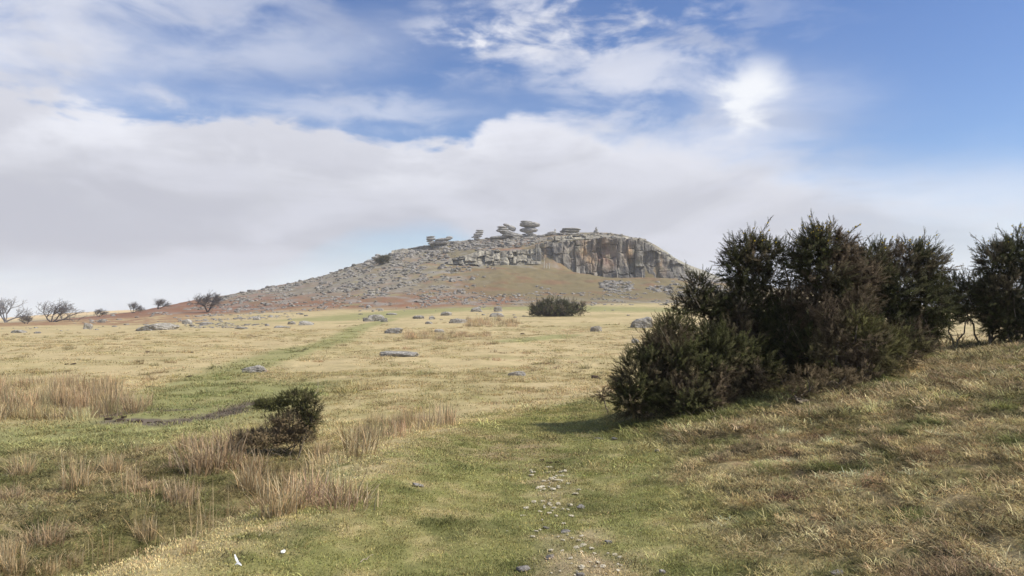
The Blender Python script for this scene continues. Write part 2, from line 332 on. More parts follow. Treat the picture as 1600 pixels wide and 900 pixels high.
def ground_col(x, y):
    r = np.hypot(x, y); D = np.where(y > .64*r, y, .64*r); D = np.maximum(D, .01); px = CX+F*x/D
    n1 = fbm(x/6, y/6, 4, 20); n2 = fbm(x/1.3, y/1.3, 4, 21); n3 = fbm(x/.3, y/.3, 3, 22); n4 = fbm(x/25, y/14, 4, 23)
    c = np.broadcast_to(STRAW, x.shape+(3,)).copy()
    c = mixc(c, sst(n2, -.2, .5)*.5, STRAW2)
    c = mixc(c, sst(n4+.4*n1, .1, .6)*.55, OLIVE)
    # nearer plain is greener
    c = mixc(c, (1-sst(D+6*n1, 22, 42))*sst(n1+.3*n2, -.5, .3)*.75, OLIVE)
    n6 = fbm(x/7, y/2.6, 4, 25); c = mixc(c, sst(n6, .12, .5)*.55*sst(D, 14, 30), OLIVE*.9); c = mixc(c, sst(-n6-.3*n2, .25, .6)*.4, (.54, .43, .24))
    # near ground
    s = edge_x(y)-x; nw = 1-sst(y, 16, 22)
    g = sst(s, .1, .7)*(1-sst(y, 13, 17))                       # gully side
    cg = mixc(np.broadcast_to(OLIVE*.66, x.shape+(3,)).copy(), sst(n2+.4*n3, -.15, .5)*.8, DEAD*.78); cg = mixc(cg, sst(n1+.5*n2, .0, .6)*.6, STRAW2*.8)
    cg = mixc(cg, sst(fbm(x/.8, y/.8, 3, 30), .1, .5)*.7, MOSS)
    gully_dark = np.exp(-((s-1.5-.4*n1)/1.1)**2)*sst(n2+.5*n3, -.75, .15); cg = mixc(cg, gully_dark*.92, (.085, .07, .038)); cg = mixc(cg, sst(s, 2.6, 4)*sst(n3+n2, .1, .6)*.5, STRAW*.95); cg = mixc(cg, sst(fbm(x/.5, y/.5, 3, 45), .05, .45)*.55, (.08, .085, .03))  # darker band along the gully beside the mound edge
    wt = sst(n2-.1, .1, .6)*.6
    c = c*(1-g[..., None])+cg*g[..., None]
    c = mixc(c, wt*g*0.3, DEAD)
    m = (1-sst(s, -.15, .5))*nw                                  # the grassy mound we stand on
    cm = mixc(np.broadcast_to(TURF, x.shape+(3,)).copy(), sst(n2+.5*n3, -.25, .55)*.65, OLIVE)
    cm = mixc(cm, sst(n3+.3*n2, .15, .6)*.45, STRAW2); cm = mixc(cm, sst(fbm(x/.6+5, y/.6, 4, 39), .05, .4)*.75, MOSS*.85); cm = mixc(cm, sst(fbm(x/.45+9, y/.3, 4, 46), .2, .6)*.3, STRAW*.85)
    cm = mixc(cm, np.exp(-((x+.05)/1.0)**2-((y-9.6)/1.5)**2)*sst(n2+n3, -.4, .5)*.9, DEAD*1.1)
    cm = mixc(cm, (1-sst(np.abs(s+.25), .1, .9))*.85*sst(n2+n3, -.7, .1), STRAW*1.0)
    c = c*(1-m[..., None])+cm*m[..., None]
    b = sst(x-1.05-.04*y+.5*n2, -.1, .8)*nw                       # bank of matted dead grass
    cb = mixc(np.broadcast_to(STRAW2*.78, x.shape+(3,)).copy(), sst(n2+.6*n3, -.1, .45)*.8, OLIVE*.8)
    cb = mixc(cb, sst(fbm(x/.7, y/.7, 4, 33), .0, .4)*.85, DEAD*.6); cb = mixc(cb, sst(fbm(x/.4+3, y/.4, 4, 48), .05, .4)*.6, STRAW*1.05)
    cb = mixc(cb, sst(fbm(x/.9+5, y/.9, 4, 34), .05, .45)*.9, MOSS*.8); cb = mixc(cb, sst(fbm(x/.5+15, y/.5, 3, 38), .3, .6)*.7, (.17, .09, .06))
    c = c*(1-b[..., None])+cb*b[..., None]
    # greener grass under the gorse, with the bush's shadow painted into its colour
    P = np.array([(1.7, 11.0), (3.0, 10.6), (4.2, 10.9)]); k = 1-sst(dist_poly(x, y, P)+.3*n2, .3, 1.1); c = mixc(c, k*.85, MOSS*.9)
    # green tracks
    for P, w in ((TRACK, 2.0), (TRACK2, 1.3), (TRACK3, 9.0), (GREENP, 1.6)):
        k = 1-sst(dist_poly(x, y, P)+n2*.5*w+n1*.4*w, w*.5, w*1.5); k = k*(1-(1-sst(s, -.3, .5))*(1-sst(y, 13, 19))); c = mixc(c, k*.72, (.225, .235, .09))
    # worn soil on the path
    for (ax_, ay_, rx_, ry_) in SOIL:
        k = np.exp(-((x-ax_)/rx_)**2-((y-ay_)/ry_)**2)*sst(n3+.6*n2, -.5, .3); c = mixc(c, k*.8, (.34, .27, .17))
    # mud
    for P, w in ((MUDP, .35), (MUD2, .18)):
        k = 1-sst(dist_poly(x, y, P)+n2*.25+n3*.1, w*.5, w*1.6); c = mixc(c, k*.9, MUD)
    # the hill
    hill = sst(D+8*n4, 150, 172)*(1-sst(D, 380, 460))*sst(px, -60, 60)*(1-sst(px, 1180, 1330))
    py = HY-(H(x, y, False)-EYE)*F/D
    hn = fbm(x/11, y/11, 5, 40); hf = fbm(x/3, y/3, 4, 41)
    ch = mixc(np.broadcast_to(np.array((.185, .155, .095)), x.shape+(3,)).copy(), sst(hf, -.1, .5)*.5, OLIVE)
    red = 1.1*np.exp(-((py-(486-(px-250)*.035))/17)**2)*sst(px, 20, 120)*(1-sst(px, 720, 900))+.8*sst(hn, -.1, .3)*(1-sst(px, 760, 900))+.5*sst(hn, .0, .4)+.6*np.exp(-((px-785)/60)**2-((py-380)/7)**2)
    ch = mixc(ch, np.clip(red*(.7+.6*hf), 0, 1), BRACK)
    gr = sst(hn-.1*hf, .12, .5)*(1-sst(np.abs(px-620), 60, 200))
    ch = mixc(ch, gr*.6, (.25, .25, .10))
    gslope = sst(px, 690, 790)*sst(py, 412, 424)*(1-sst(py, 462, 470)); ch = mixc(ch, gslope*.9*sst(hf, -.9, .1), (.175, .14, .072))
    ch = mixc(ch, gslope*sst(hn, .05, .5)*.7, (.20, .115, .065))
    gcol = np.maximum(sst(fbm(x/7+3, y/7, 4, 44), -.05, .45), .75*sst(px, 280, 360)*(1-sst(px, 600, 720))*sst(472-(px-300)*.03-py, -3, 10)*sst(hf, -.6, .1))*(1-gslope); ch = mixc(ch, gcol*.75, GREY)
    qs = sst(px, 1046, 1075)*(1-sst(px, 1150, 1230))*sst(D, 236, 246)+sst(D, 262, 280)*sst(hf, .0, .4)*.7; ch = mixc(ch, np.clip(qs, 0, 1)*sst(hf+.2, -.7, .0), GREY*.95); ch = mixc(ch, sst(px, 1015, 1040)*(1-sst(px, 1150, 1240))*sst(D, 250, 256)*.9, np.array((.27, .255, .20)))
    c = c*(1-hill[..., None])+ch*hill[..., None]
    left = sst(D, 112, 124)*(1-sst(D, 300, 420))*(1-sst(px, 230, 420))*sst(px, -500, -50); c = mixc(c, left*.85*sst(hf+n1, -.6, .2), BRACK)
    c = mixc(c, sst(D, 420, 560), (.62, .46, .24))
    n5 = fbm(x/.16, y/.16, 2, 37); c = mixc(c, sst(n5+.5*n3, .25, .7)*.5*b, STRAW*.9); c = mixc(c, sst(-n5-.4*n3, .1, .5)*.8*np.maximum(b, g*.8), MOSS*.55)
    c = c*(1+.15*n3*(1-sst(D, 12, 30)))[..., None]
    return np.clip(c, .01, .9)

M = {}
# ground material
m, k, b = mat_new('moor_grass_ground', .95); M['ground'] = m
P = pos(k); at_ = k.n('ShaderNodeAttribute', attribute_name='col').outputs['Color']
nA = k.noise(P, 1.3, 5, .6); nB = k.noise(k.vmul(P, (1, .6, 1)), 9, 5, .65, .4); nC = k.noise(P, 55, 4, .7); nD = k.noise(k.vmul(P, (.5, .25, .5)), .7, 6, .65, .5)
v = k.m('ADD', k.m('MULTIPLY', nB, .55), k.m('MULTIPLY', nC, .65)); v = k.m('ADD', v, k.m('MULTIPLY', nD, .5)); v = k.m('ADD', k.m('MULTIPLY', k.m('SUBTRACT', v, .85), 1.1), 1.0)
c = k.mix(1.0, at_, v, 'MULTIPLY')
c = k.mix(k.ss(nA, .5, .7, 0, .25), c, (.16, .15, .06, 1)); k.put(b.inputs['Base Color'], c)
bump(k, b, k.m('ADD', nB, k.m('MULTIPLY', nC, .5)), .6, .04)
# rocks
def rock_mat(name, base, dark, light, sc=1.0, attr=False):
    m, k, b = mat_new(name, .88); P = pos(k)
    a = k.noise(P, .9*sc, 5, .6, .6); d = k.noise(P, 5.5*sc, 6, .7); e = k.noise(P, 24*sc, 4, .7)
    vo = k.n('ShaderNodeTexVoronoi', feature='F1'); k.put(vo.inputs['Vector'], k.vadd(P, None)); vo.inputs['Scale'].default_value = 3.2*sc
    c = k.mix(k.ss(a, .35, .65), base, dark); c = k.mix(k.ss(d, .5, .7), c, light); c = k.mix(k.ss(e, .3, .52, .55, 0), c, dark)
    c = k.mix(k.ss(k.noise(P, 2.1*sc, 3, .5), .55, .7, 0, .45), c, (.20, .19, .10, 1))
    if attr: c = k.mix(1.0, c, k.n('ShaderNodeAttribute', attribute_name='col').outputs['Color'], 'MULTIPLY')
    k.put(b.inputs['Base Color'], c); bump(k, b, k.m('ADD', d, k.m('MULTIPLY', e, .4)), .7, .12/sc)
    return m
M['granite'] = rock_mat('granite', (.40, .375, .33, 1), (.20, .185, .16, 1), (.58, .56, .50, 1))
M['granite_far'] = rock_mat('weathered_granite', (.31, .288, .256, 1), (.16, .148, .13, 1), (.46, .437, .395, 1), .35)
M['granite_tor'] = rock_mat('pale_tor_granite', (.46, .44, .40, 1), (.28, .265, .24, 1), (.58, .565, .53, 1), .4)
M['quarry'] = rock_mat('quarried_granite', (.85, .84, .80, 1), (.50, .49, .48, 1), (1, 1, .97, 1), .28, True)
M['slate'] = rock_mat('blue_grey_stone', (.27, .25, .225, 1), (.14, .13, .12, 1), (.40, .38, .35, 1), 8)
M['pale_stone'] = rock_mat('pale_stone', (.58, .53, .40, 1), (.42, .37, .26, 1), (.68, .64, .52, 1), 9)
M['white'] = mat_new('white_plume', .6)[0]; M['white'].node_tree.nodes['Principled BSDF'].inputs['Base Color'].default_value = (.85, .86, .87, 1)
# plant material: colour comes with each clump ("tint") and blade ("col")
def plant_mat(name, mode, trans=.25):
    m, k, b = mat_new(name, .75)
    c = k.n('ShaderNodeAttribute', attribute_name='col').outputs['Color']
    if mode: c = k.mix(1.0, c, k.n('ShaderNodeAttribute', attribute_type='INSTANCER', attribute_name='tint').outputs['Color'], 'MULTIPLY')
    k.put(b.inputs['Base Color'], c)
    tr = k.n('ShaderNodeBsdfTranslucent'); k.put(tr.inputs[0], c); mx = k.n('ShaderNodeMixShader'); mx.inputs[0].default_value = trans
    out = m.node_tree.nodes['Material Output']; k.put(mx.inputs[1], b.outputs[0]); k.put(mx.inputs[2], tr.outputs[0]); k.put(out.inputs[0], mx.outputs[0])
    return m
M['blade'] = plant_mat('grass_blade', True); M['rush'] = plant_mat('dry_rush', False); M['gorse'] = plant_mat('gorse_needle', False, .08)
m, k, b = mat_new('gorse_bark', .9); M['bark'] = m
nn = k.noise(k.vmul(pos(k), (1, 1, .3)), 30, 4, .6); k.put(b.inputs['Base Color'], k.mix(k.ss(nn, .35, .65), (.08, .065, .048, 1), (.27, .225, .165, 1))); bump(k, b, nn, .6, .01)
m, k, b = mat_new('hawthorn_bark', .9); M['haw'] = m; k.put(b.inputs['Base Color'], k.mix(k.noise(pos(k), 2, 4, .6), (.10, .092, .09, 1), (.17, .15, .145, 1)))
m, k, b = mat_new('peat', .95); M['peat'] = m; k.put(b.inputs['Base Color'], k.mix(k.noise(pos(k), 40, 4, .6), (.03, .02, .015, 1), (.08, .055, .04, 1)))
m, k, b = mat_new('weathered_wood', .9); M['wood'] = m; k.put(b.inputs['Base Color'], k.mix(k.noise(k.vmul(pos(k), (1, 1, .2)), 25, 4, .6), (.28, .22, .15, 1), (.50, .43, .33, 1)))
m, k, b = mat_new('pale_trunk', .9); M['post'] = m; k.put(b.inputs['Base Color'], k.mix(k.noise(pos(k), 3, 3, .6), (.50, .46, .38, 1), (.66, .62, .54, 1)))

# ------------------------------------------------------------------ ground mesh: one sheet out past the horizon
def ground():
    dense = np.linspace(-.78, .78, 760); rest = np.linspace(.78, 2*np.pi-.78, 90)[1:-1]
    A = np.concatenate([dense, rest]); nA_ = len(A)
    R = np.concatenate([[.15, .5, 1.0, 1.5, 2.0], np.geomspace(2.4, 24, 300)[:-1], np.geomspace(24, 185, 190)[:-1], np.arange(185, 305, 1.1), np.geomspace(305, 800, 44)[1:], np.geomspace(820, 1500, 10)])
    nR = len(R)
    cosA = np.cos(A); rr = R[:, None]/np.maximum(np.where(cosA > 0, cosA, .64), .64)[None]     # rows of equal forward distance in front
    x = rr*np.sin(A)[None]; y = rr*cosA[None]
    z = H(x, y); c = ground_col(x, y)
    V = np.stack([x, y, z], -1).reshape(-1, 3); C = c.reshape(-1, 3)
    i = np.arange(nR-1)[:, None]*nA_; j = np.arange(nA_)[None]; j2 = (j+1) % nA_
    Q = np.stack([i+j, i+nA_+j, i+nA_+j2, i+j2], -1).reshape(-1, 4)[:, ::-1]
    V = np.vstack([V, [[0, 0, float(H(0., 0.))]]]); C = np.vstack([C, C[:1]]); cz = len(V)-1
    T = np.array([[cz, q, (q+1) % nA_] for q in range(nA_)])[:, ::-1]
    me = mesh_np('moor_ground', V, [Q, T], M['ground'], True, C)
    return tag(obj('ground', me), kind='structure')
g = ground()

# ------------------------------------------------------------------ blades, clumps
def blades(n, radius, h, lean, width, cbase, cvar, seg=2, seed=0, flat=0.0, curl=.5, hmin=.5):
    r = np.random.default_rng(seed); V = []; Fc = []; C = []; nv = 0
    for i in range(n):
        a = r.uniform(0, 2*np.pi); q = radius*math.sqrt(r.uniform()); bx, by = q*math.cos(a), q*math.sin(a)
        hh = h*r.uniform(hmin, 1.0); da = a+r.normal(0, .9) if r.uniform() < .7 else r.uniform(0, 2*np.pi)
        ln = abs(r.normal(0, lean))+flat*r.uniform(.5, 1); ln = min(ln, 1.45)
        d = np.array([math.cos(da), math.sin(da)]); sd = np.array([-d[1], d[0]]); w = width*r.uniform(.6, 1.3)
        tw = r.uniform(-1, 1); side = np.array([sd[0], sd[1], 0])*math.cos(tw)+np.array([d[0], d[1], 0])*math.sin(tw)
        p = np.array([bx, by, -.01*h]); th = ln*.6; pts = [p.copy()]
        for s in range(seg):
            L = hh/seg; p = p+np.array([d[0]*math.sin(th), d[1]*math.sin(th), math.cos(th)])*L; pts.append(p.copy()); th = min(th+curl*ln*1.2/seg*2, 1.75)
        col = np.array(cbase)*(1+cvar*r.uniform(-1, 1))*(1+np.array([.12, 0, -.12])*r.uniform(-1, 1))
        for s, pt in enumerate(pts[:-1]):
            ww = w*(1-.35*s/seg); V += [pt-side*ww/2, pt+side*ww/2]; C += [col*(.75+.25*s/seg)]*2
        V.append(pts[-1]); C.append(col*1.1); L = 2*seg
        for s in range(seg-1): Fc.append([nv+2*s, nv+2*s+1, nv+2*s+3]); Fc.append([nv+2*s, nv+2*s+3, nv+2*s+2])
        Fc.append([nv+2*seg-2, nv+2*seg-1, nv+2*seg]); nv += 2*seg+1
    return np.array(V), np.array(Fc), np.clip(np.array(C), 0, 1)

def template_coll(name, meshes):
    c = bpy.data.collections.new(name)
    for me in meshes:
        o = bpy.data.objects.new(name, me); c.objects.link(o)
    return c
def gn_scatter(name, P, rot, scl, idx, tint, coll, label, cat):
    me = bpy.data.meshes.new(name); n = len(P); me.vertices.add(n); me.vertices.foreach_set('co', np.asarray(P, np.float32).ravel())
    for an, ty, f, arr in (('rot', 'FLOAT_VECTOR', 'vector', rot), ('scl', 'FLOAT_VECTOR', 'vector', scl)):
        me.attributes.new(an, ty, 'POINT').data.foreach_set(f, np.asarray(arr, np.float32).ravel())
    me.attributes.new('idx', 'INT', 'POINT').data.foreach_set('value', np.asarray(idx, np.int32))
    tc = np.ones((n, 4), np.float32); tc[:, :3] = tint; me.attributes.new('tint', 'FLOAT_COLOR', 'POINT').data.foreach_set('color', tc.ravel())
    o = obj(name, me); tag(o, label, cat, kind='stuff')
    ng = bpy.data.node_groups.new(name, 'GeometryNodeTree')
    ng.interface.new_socket('Geometry', in_out='INPUT', socket_type='NodeSocketGeometry'); ng.interface.new_socket('Geometry', in_out='OUTPUT', socket_type='NodeSocketGeometry')
    N = ng.nodes.new; L = ng.links.new
    gi = N('NodeGroupInput'); go = N('NodeGroupOutput'); ip = N('GeometryNodeInstanceOnPoints'); ci = N('GeometryNodeCollectionInfo')
    ci.inputs['Collection'].default_value = coll; ci.inputs['Separate Children'].default_value = True; ci.inputs['Reset Children'].default_value = True
    def na(nm, ty):
        q = N('GeometryNodeInputNamedAttribute'); q.data_type = ty; q.inputs['Name'].default_value = nm; return q.outputs['Attribute']
    L(gi.outputs[0], ip.inputs['Points']); L(ci.outputs[0], ip.inputs['Instance']); ip.inputs['Pick Instance'].default_value = True
    L(na('idx', 'INT'), ip.inputs['Instance Index']); L(na('scl', 'FLOAT_VECTOR'), ip.inputs['Scale'])
    er = N('FunctionNodeEulerToRotation'); L(na('rot', 'FLOAT_VECTOR'), er.inputs[0]); L(er.outputs[0], ip.inputs['Rotation'])
    L(ip.outputs[0], go.inputs[0])
    md = o.modifiers.new('scatter', 'NODES'); md.node_group = ng
    return o
def ring(r0, r1, dens, half=.95):
    r0 = 1.3 if r0 < 2.4 else r0
    n = int(half*(r1**2-r0**2)*dens); r = np.sqrt(rng.uniform(r0*r0, r1*r1, n)); a = rng.uniform(-half, half, n)
    return r*np.sin(a), r*np.cos(a)

white = (1, 1, 1)
turf_t = template_coll('turf_tuft', [mesh_np('turf_tuft', *blades(46, .11, .03, .6, .0045, white, .45, 2, s, curl=.5)[:2], M['blade'], col=blades(46, .11, .03, .6, .0045, white, .45, 2, s)[2]) for s in (1, 2, 3)])
def bl_mesh(name, mat, *a, **kw):
    V, Fc, C = blades(*a, **kw); return mesh_np(name, V, Fc, mat, col=C)
mat_t = template_coll('matted_tuft', [bl_mesh('matted_tuft', M['blade'], 56, .13, .088, .9, .0042, white, .6, seg=3, seed=s, flat=1.15, curl=.4) for s in (4, 5, 6, 7)])
far_t = template_coll('sward_tuft', [bl_mesh('sward_tuft', M['blade'], 34, .24, .10, .6, .013, white, .30, seg=2, seed=s, flat=.4) for s in (8, 9, 10)])

def scatter_grass(name, x, y, coll, n_t, s0, s1, hk, label, keep, tilt=.12, gain=1.0, jit=.16):
    q = keep(x, y); x, y = x[q], y[q]; n = len(x)
    c = ground_col(x, y)*gain*(1+rng.normal(0, jit, n))[:, None]*(1+rng.normal(0, .05, (n, 3)))
    s = rng.uniform(s0, s1, n); rot = np.stack([rng.normal(0, tilt, n), rng.normal(0, tilt, n), rng.uniform(0, 6.28, n)], 1)
    return gn_scatter(name, np.stack([x, y, H(x, y)-.004], 1), rot, np.stack([s, s, s*hk(x, y)], 1), rng.integers(0, n_t, n), np.clip(c, .01, 1), coll, label, 'grass')
isbank = lambda x, y: sst(x-1.05-.04*y+.4*fbm(x/1.3, y/1.3, 2, 21), -.1, .8)
isgully = lambda x, y: sst(edge_x(y)-x, -.1, .6)
x, y = ring(2.2, 7.5, 360)
scatter_grass('turf_grass', x, y, turf_t, 3, .7, 1.3, lambda x, y: rng.uniform(.25, .75, len(x)), 'short green cropped turf covering the foreground mound and path', lambda x, y: (rng.uniform(size=len(x)) > .85*isbank(x, y)), gain=1.75, jit=.25)
x, y = ring(7.5, 17, 130)
scatter_grass('turf_grass', x, y, turf_t, 3, 1.2, 2.1, lambda x, y: rng.uniform(.25, .6, len(x)), 'short green turf on the far side of the foreground mound', lambda x, y: (rng.uniform(size=len(x)) > .9*np.maximum(isbank(x, y), isgully(x, y))), gain=1.7, jit=.25)
x, y = ring(2.2, 9, 400)
scatter_grass('matted_grass', x, y, mat_t, 4, .55, 1.15, lambda x, y: rng.uniform(.5, 1.2, len(x)), 'matted tan dead grass covering the bank on the right', lambda x, y: (rng.uniform(size=len(x)) < (np.maximum(isbank(x, y), .9*isgully(x, y))+.012)*sst(fbm(x/.33, y/.33, 3, 63), -.45, .1)), gain=1.9, jit=.45)
wisp_t = template_coll('straw_wisp', [bl_mesh('straw_wisp', M['blade'], 12, .12, .30, .9, .0042, (.62, .50, .30), .3, seg=4, seed=s, flat=.8, curl=.6) for s in (14, 15, 16)])
def wisps(name, x, y, keep, label, s0, s1):
    q = keep(x, y); x, y = x[q], y[q]; n = len(x); s = rng.uniform(s0, s1, n)
    return gn_scatter(name, np.stack([x, y, H(x, y)], 1), np.stack([rng.normal(0, .2, n), rng.normal(0, .2, n), rng.uniform(0, 6.28, n)], 1), np.stack([s, s, s*.8], 1), rng.integers(0, 3, n), np.clip(rng.normal(.85, .2, n)[:, None]*np.ones(3), .4, 1.5), wisp_t, label, 'grass')
x, y = ring(2.2, 10, 22); wisps('straw_wisps', x, y, lambda x, y: rng.uniform(size=len(x)) < np.maximum(isbank(x, y), .6*isgully(x, y))*sst(fbm(x/.8, y/.8, 3, 64), -.1, .4), 'loose bleached straw blades lying over the bank and gully', .3, .7)
x, y = ring(10, 17, 14); wisps('straw_wisps', x, y, lambda x, y: rng.uniform(size=len(x)) < np.maximum(isbank(x, y), .8*isgully(x, y))*sst(fbm(x/.8, y/.8, 3, 64), -.1, .4), 'loose bleached straw further up the bank and along the gully', .7, 1.3)
x, y = ring(9, 19, 90)
scatter_grass('matted_grass', x, y, mat_t, 4, 1.0, 2.0, lambda x, y: rng.uniform(.5, 1.1, len(x)), 'rough dead grass in the gully and on the upper bank below the gorse', lambda x, y: (rng.uniform(size=len(x)) < np.maximum(isbank(x, y), .9*isgully(x, y))+.02), gain=1.8, jit=.40)
x, y = ring(15, 34, 22, .72)
scatter_grass('sward_grass', x, y, far_t, 3, .7, 1.6, lambda x, y: rng.uniform(.3, .9, len(x)), 'straw coloured pasture grass on the near part of the plain', lambda x, y: rng.uniform(size=len(x)) < .9*sst(fbm(x/2, y/2, 3, 60), -.5, .25), gain=1.3)
x, y = ring(34, 85, 4.2, .70)
scatter_grass('sward_grass', x, y, far_t, 3, 1.0, 2.6, lambda x, y: rng.uniform(.2, .6, len(x)), 'pale straw grass over the open middle of the plain', lambda x, y: rng.uniform(size=len(x)) < .8*sst(fbm(x/4, y/4, 3, 61), -.4, .3), gain=1.2)

tus_t = template_coll('tussock', [bl_mesh('tussock', M['blade'], 70, .20, .24, .9, .012, white, .35, seg=3, seed=s, flat=.3, curl=.5, hmin=.3) for s in (11, 12, 13)])
x, y = ring(17, 95, .75, .70)
scatter_grass('tussock_grass', x, y, tus_t, 3, .7, 1.8, lambda x, y: rng.uniform(.35, .9, len(x)), 'low tussocks dotted over the plain', lambda x, y: rng.uniform(size=len(x)) < sst(fbm(x/5, y/5, 4, 66), -.05, .45)*(1-.8*sst(ground_col(x, y)[:, 1]-ground_col(x, y)[:, 0], -.03, .0)), gain=1.1, jit=.22)
lit_v = np.array([(-.5, -.2, 0), (.1, -.32, .08), (.55, 0, .02), (.05, .3, .12), (-.4, .2, .04)]); lit_f = np.array([(0, 1, 3), (0, 3, 4), (1, 2, 3)])
lit_t = template_coll('leaf_litter', [mesh_np('leaf_litter', lit_v*np.array([1, w_, 1])*.03, lit_f, M['blade'], col=np.ones((5, 3))*np.array([[1], [.8], [1.1], [.9], [1.0]])) for w_ in (.25, .6, 1.0)])
x, y = ring(2.3, 13, 16); q = rng.uniform(size=len(x)) < sst(fbm(x/1.1, y/1.1, 3, 71), -.3, .5); x, y = x[q], y[q]; n = len(x); s_ = rng.uniform(.3, 1.1, n)
pal_ = np.array([(.55, .46, .30), (.62, .55, .40), (.10, .075, .05), (.20, .13, .08), (.42, .33, .19)])[rng.integers(0, 5, n)]
gn_scatter('leaf_litter', np.stack([x, y, H(x, y)+.012], 1), np.stack([rng.normal(0, .35, n), rng.normal(0, .35, n), rng.uniform(0, 6.28, n)], 1), np.stack([s_, s_, s_], 1), rng.integers(0, 3, n), pal_*rng.uniform(.8, 1.1, n)[:, None], lit_t, 'tiny dry leaf bits, straw ends and droppings flecking the near turf', 'litter')
# ------------------------------------------------------------------ rushes
TAN = (.56, .43, .25); RTAN = (.46, .34, .21)
rush_me = [bl_mesh('rush_stems', M['rush'], 170, .20, .8, .32, .0092, TAN, .4, seg=3, seed=s, curl=.5, hmin=.35) for s in (21, 22, 23, 24)]
rush_red = [bl_mesh('rush_stems', M['rush'], 160, .25, .75, .34, .0095, RTAN, .35, seg=3, seed=s, curl=.5, hmin=.35) for s in (25, 26)]
rush_grn = [bl_mesh('rush_stems', M['rush'], 170, .18, .55, .42, .010, (.06, .075, .025), .4, seg=3, seed=27, curl=.3, hmin=.4)]
rush_thin = [bl_mesh('rush_stems', M['rush'], 34, .30, .9, .22, .0075, TAN, .3, seg=3, seed=28, curl=.45, hmin=.4), bl_mesh('rush_stems', M['rush'], 46, .35, .8, .3, .0075, TAN, .3, seg=3, seed=29, curl=.6, hmin=.3)]
def rush(px, py, hpx, wpx, me, label):
    X, D, Z, ok = at(px, py); s = hpx*D[0]/F/.8; w = wpx*D[0]/F/.62
    o = obj('rush_clump', me, loc=(X[0], D[0], Z[0]-.02)); o.scale = (w, w, s); o.rotation_euler[2] = random.uniform(0, 6.28)
    tag(o, label, 'rush clump', 'clumps of dry rushes in the gully and on the plain')
for a in [
 (38, 742, 44, 52, rush_me[0], 'tan rush clump by the left edge of the photo, beside the green track'),
 (122, 762, 64, 62, rush_me[1], 'darker rush clump with upright stems, right of the one at the left edge'),
 (222, 712, 36, 24, rush_thin[0], 'slim pale tuft of stems on the green track edge, alone'),
 (28, 893, 62, 62, rush_me[2], 'pale rush clump in the bottom left corner'),
 (80, 893, 36, 52, rush_me[3], 'low rush clump just right of the bottom left corner clump'),
 (170, 872, 56, 70, rush_thin[1], 'sparse leaning straw stems at the lower gully edge on the left'),
 (442, 800, 84, 100, rush_me[1], 'biggest golden rush clump, at the mound edge below the round gorse bush'),
 (342, 728, 62, 92, rush_red[0], 'reddish brown rush clump left of the round gorse bush'),
 (300, 700, 34, 50, rush_red[1], 'low reddish tuft beside the reddish brown rush clump'),
 (332, 835, 96, 62, rush_thin[0], 'tall thin pale stems in the middle of the gully'),
 (268, 852, 52, 62, rush_thin[1], 'sparse straw stems at the near gully edge, right of the leaning ones'),
 (300, 862, 40, 40, rush_me[3], 'short pale clump below the tall thin stems'),
 (205, 775, 70, 60, rush_thin[1], 'loose brown stems in the gully left of centre'),
 (62, 826, 44, 62, rush_grn[0], 'dark green rush tuft in the gully on the left'),
 (130, 815, 22, 40, rush_grn[0], 'small dark green tuft right of the large dark green one'),
 (212, 643, 36, 40, rush_red[0], 'brown rush clump at the right end of the rush bed by the mud'),
 (500, 745, 44, 36, rush_thin[1], 'thin stems right of the biggest golden rush clump'),
 (395, 765, 60, 60, rush_me[0], 'clump between the reddish rushes and the biggest golden clump'),
 (890, 529, 13, 22, rush_thin[0], 'tiny pale tuft standing alone in the middle plain'),
 (745+125, 587, 9, 12, rush_thin[1], 'tiny tuft left of the dark earth clods on the plain'),

 (18, 868, 50, 40, rush_me[1], 'tan clump on the left edge just above the bottom left corner clump'),
 (118, 878, 30, 44, rush_red[0], 'low brown clump between the two corner clumps and the leaning stems'),
 (232, 838, 46, 46, rush_me[2], 'pale clump left of the tall thin stems in the gully'),
 (492, 768, 44, 34, rush_me[0], 'golden clump directly right of the biggest golden rush clump'),
 (285, 790, 60, 60, rush_red[1], 'brown clump in the gully above the tall thin stems'),
 (400, 735, 46, 60, rush_red[0], 'brown clump at the lower left foot of the round gorse bush'),
 (505, 712, 34, 40, rush_me[3], 'pale tuft at the lower right foot of the round gorse bush'),
 (318, 735, 70, 80, rush_red[1], 'large rusty clump between the reddish brown rushes and the gully floor'),
 (368, 700, 50, 70, rush_red[0], 'rusty tussock touching the left side of the round gorse bush'),
 (75, 850, 54, 64, rush_red[0], 'brown rush clump above the two bottom left corner clumps'),
 (20, 780, 36, 50, rush_red[1], 'brown tuft on the left edge below the first rush clump'),
 (180, 735, 40, 46, rush_me[3], 'pale tuft right of the darker upright clump on the left'),
]: rush(*a)
rush_c = template_coll('rush_tuft', [bl_mesh('rush_tuft', M['blade'], n_, .24, .8, .24, .0085, cc, .4, seg=3, seed=s_, curl=.5, hmin=.25) for s_, n_, cc in ((31, 70, TAN), (32, 45, TAN), (33, 60, (.55, .42, .25)), (34, 60, RTAN), (35, 35, (.30, .24, .13)))])
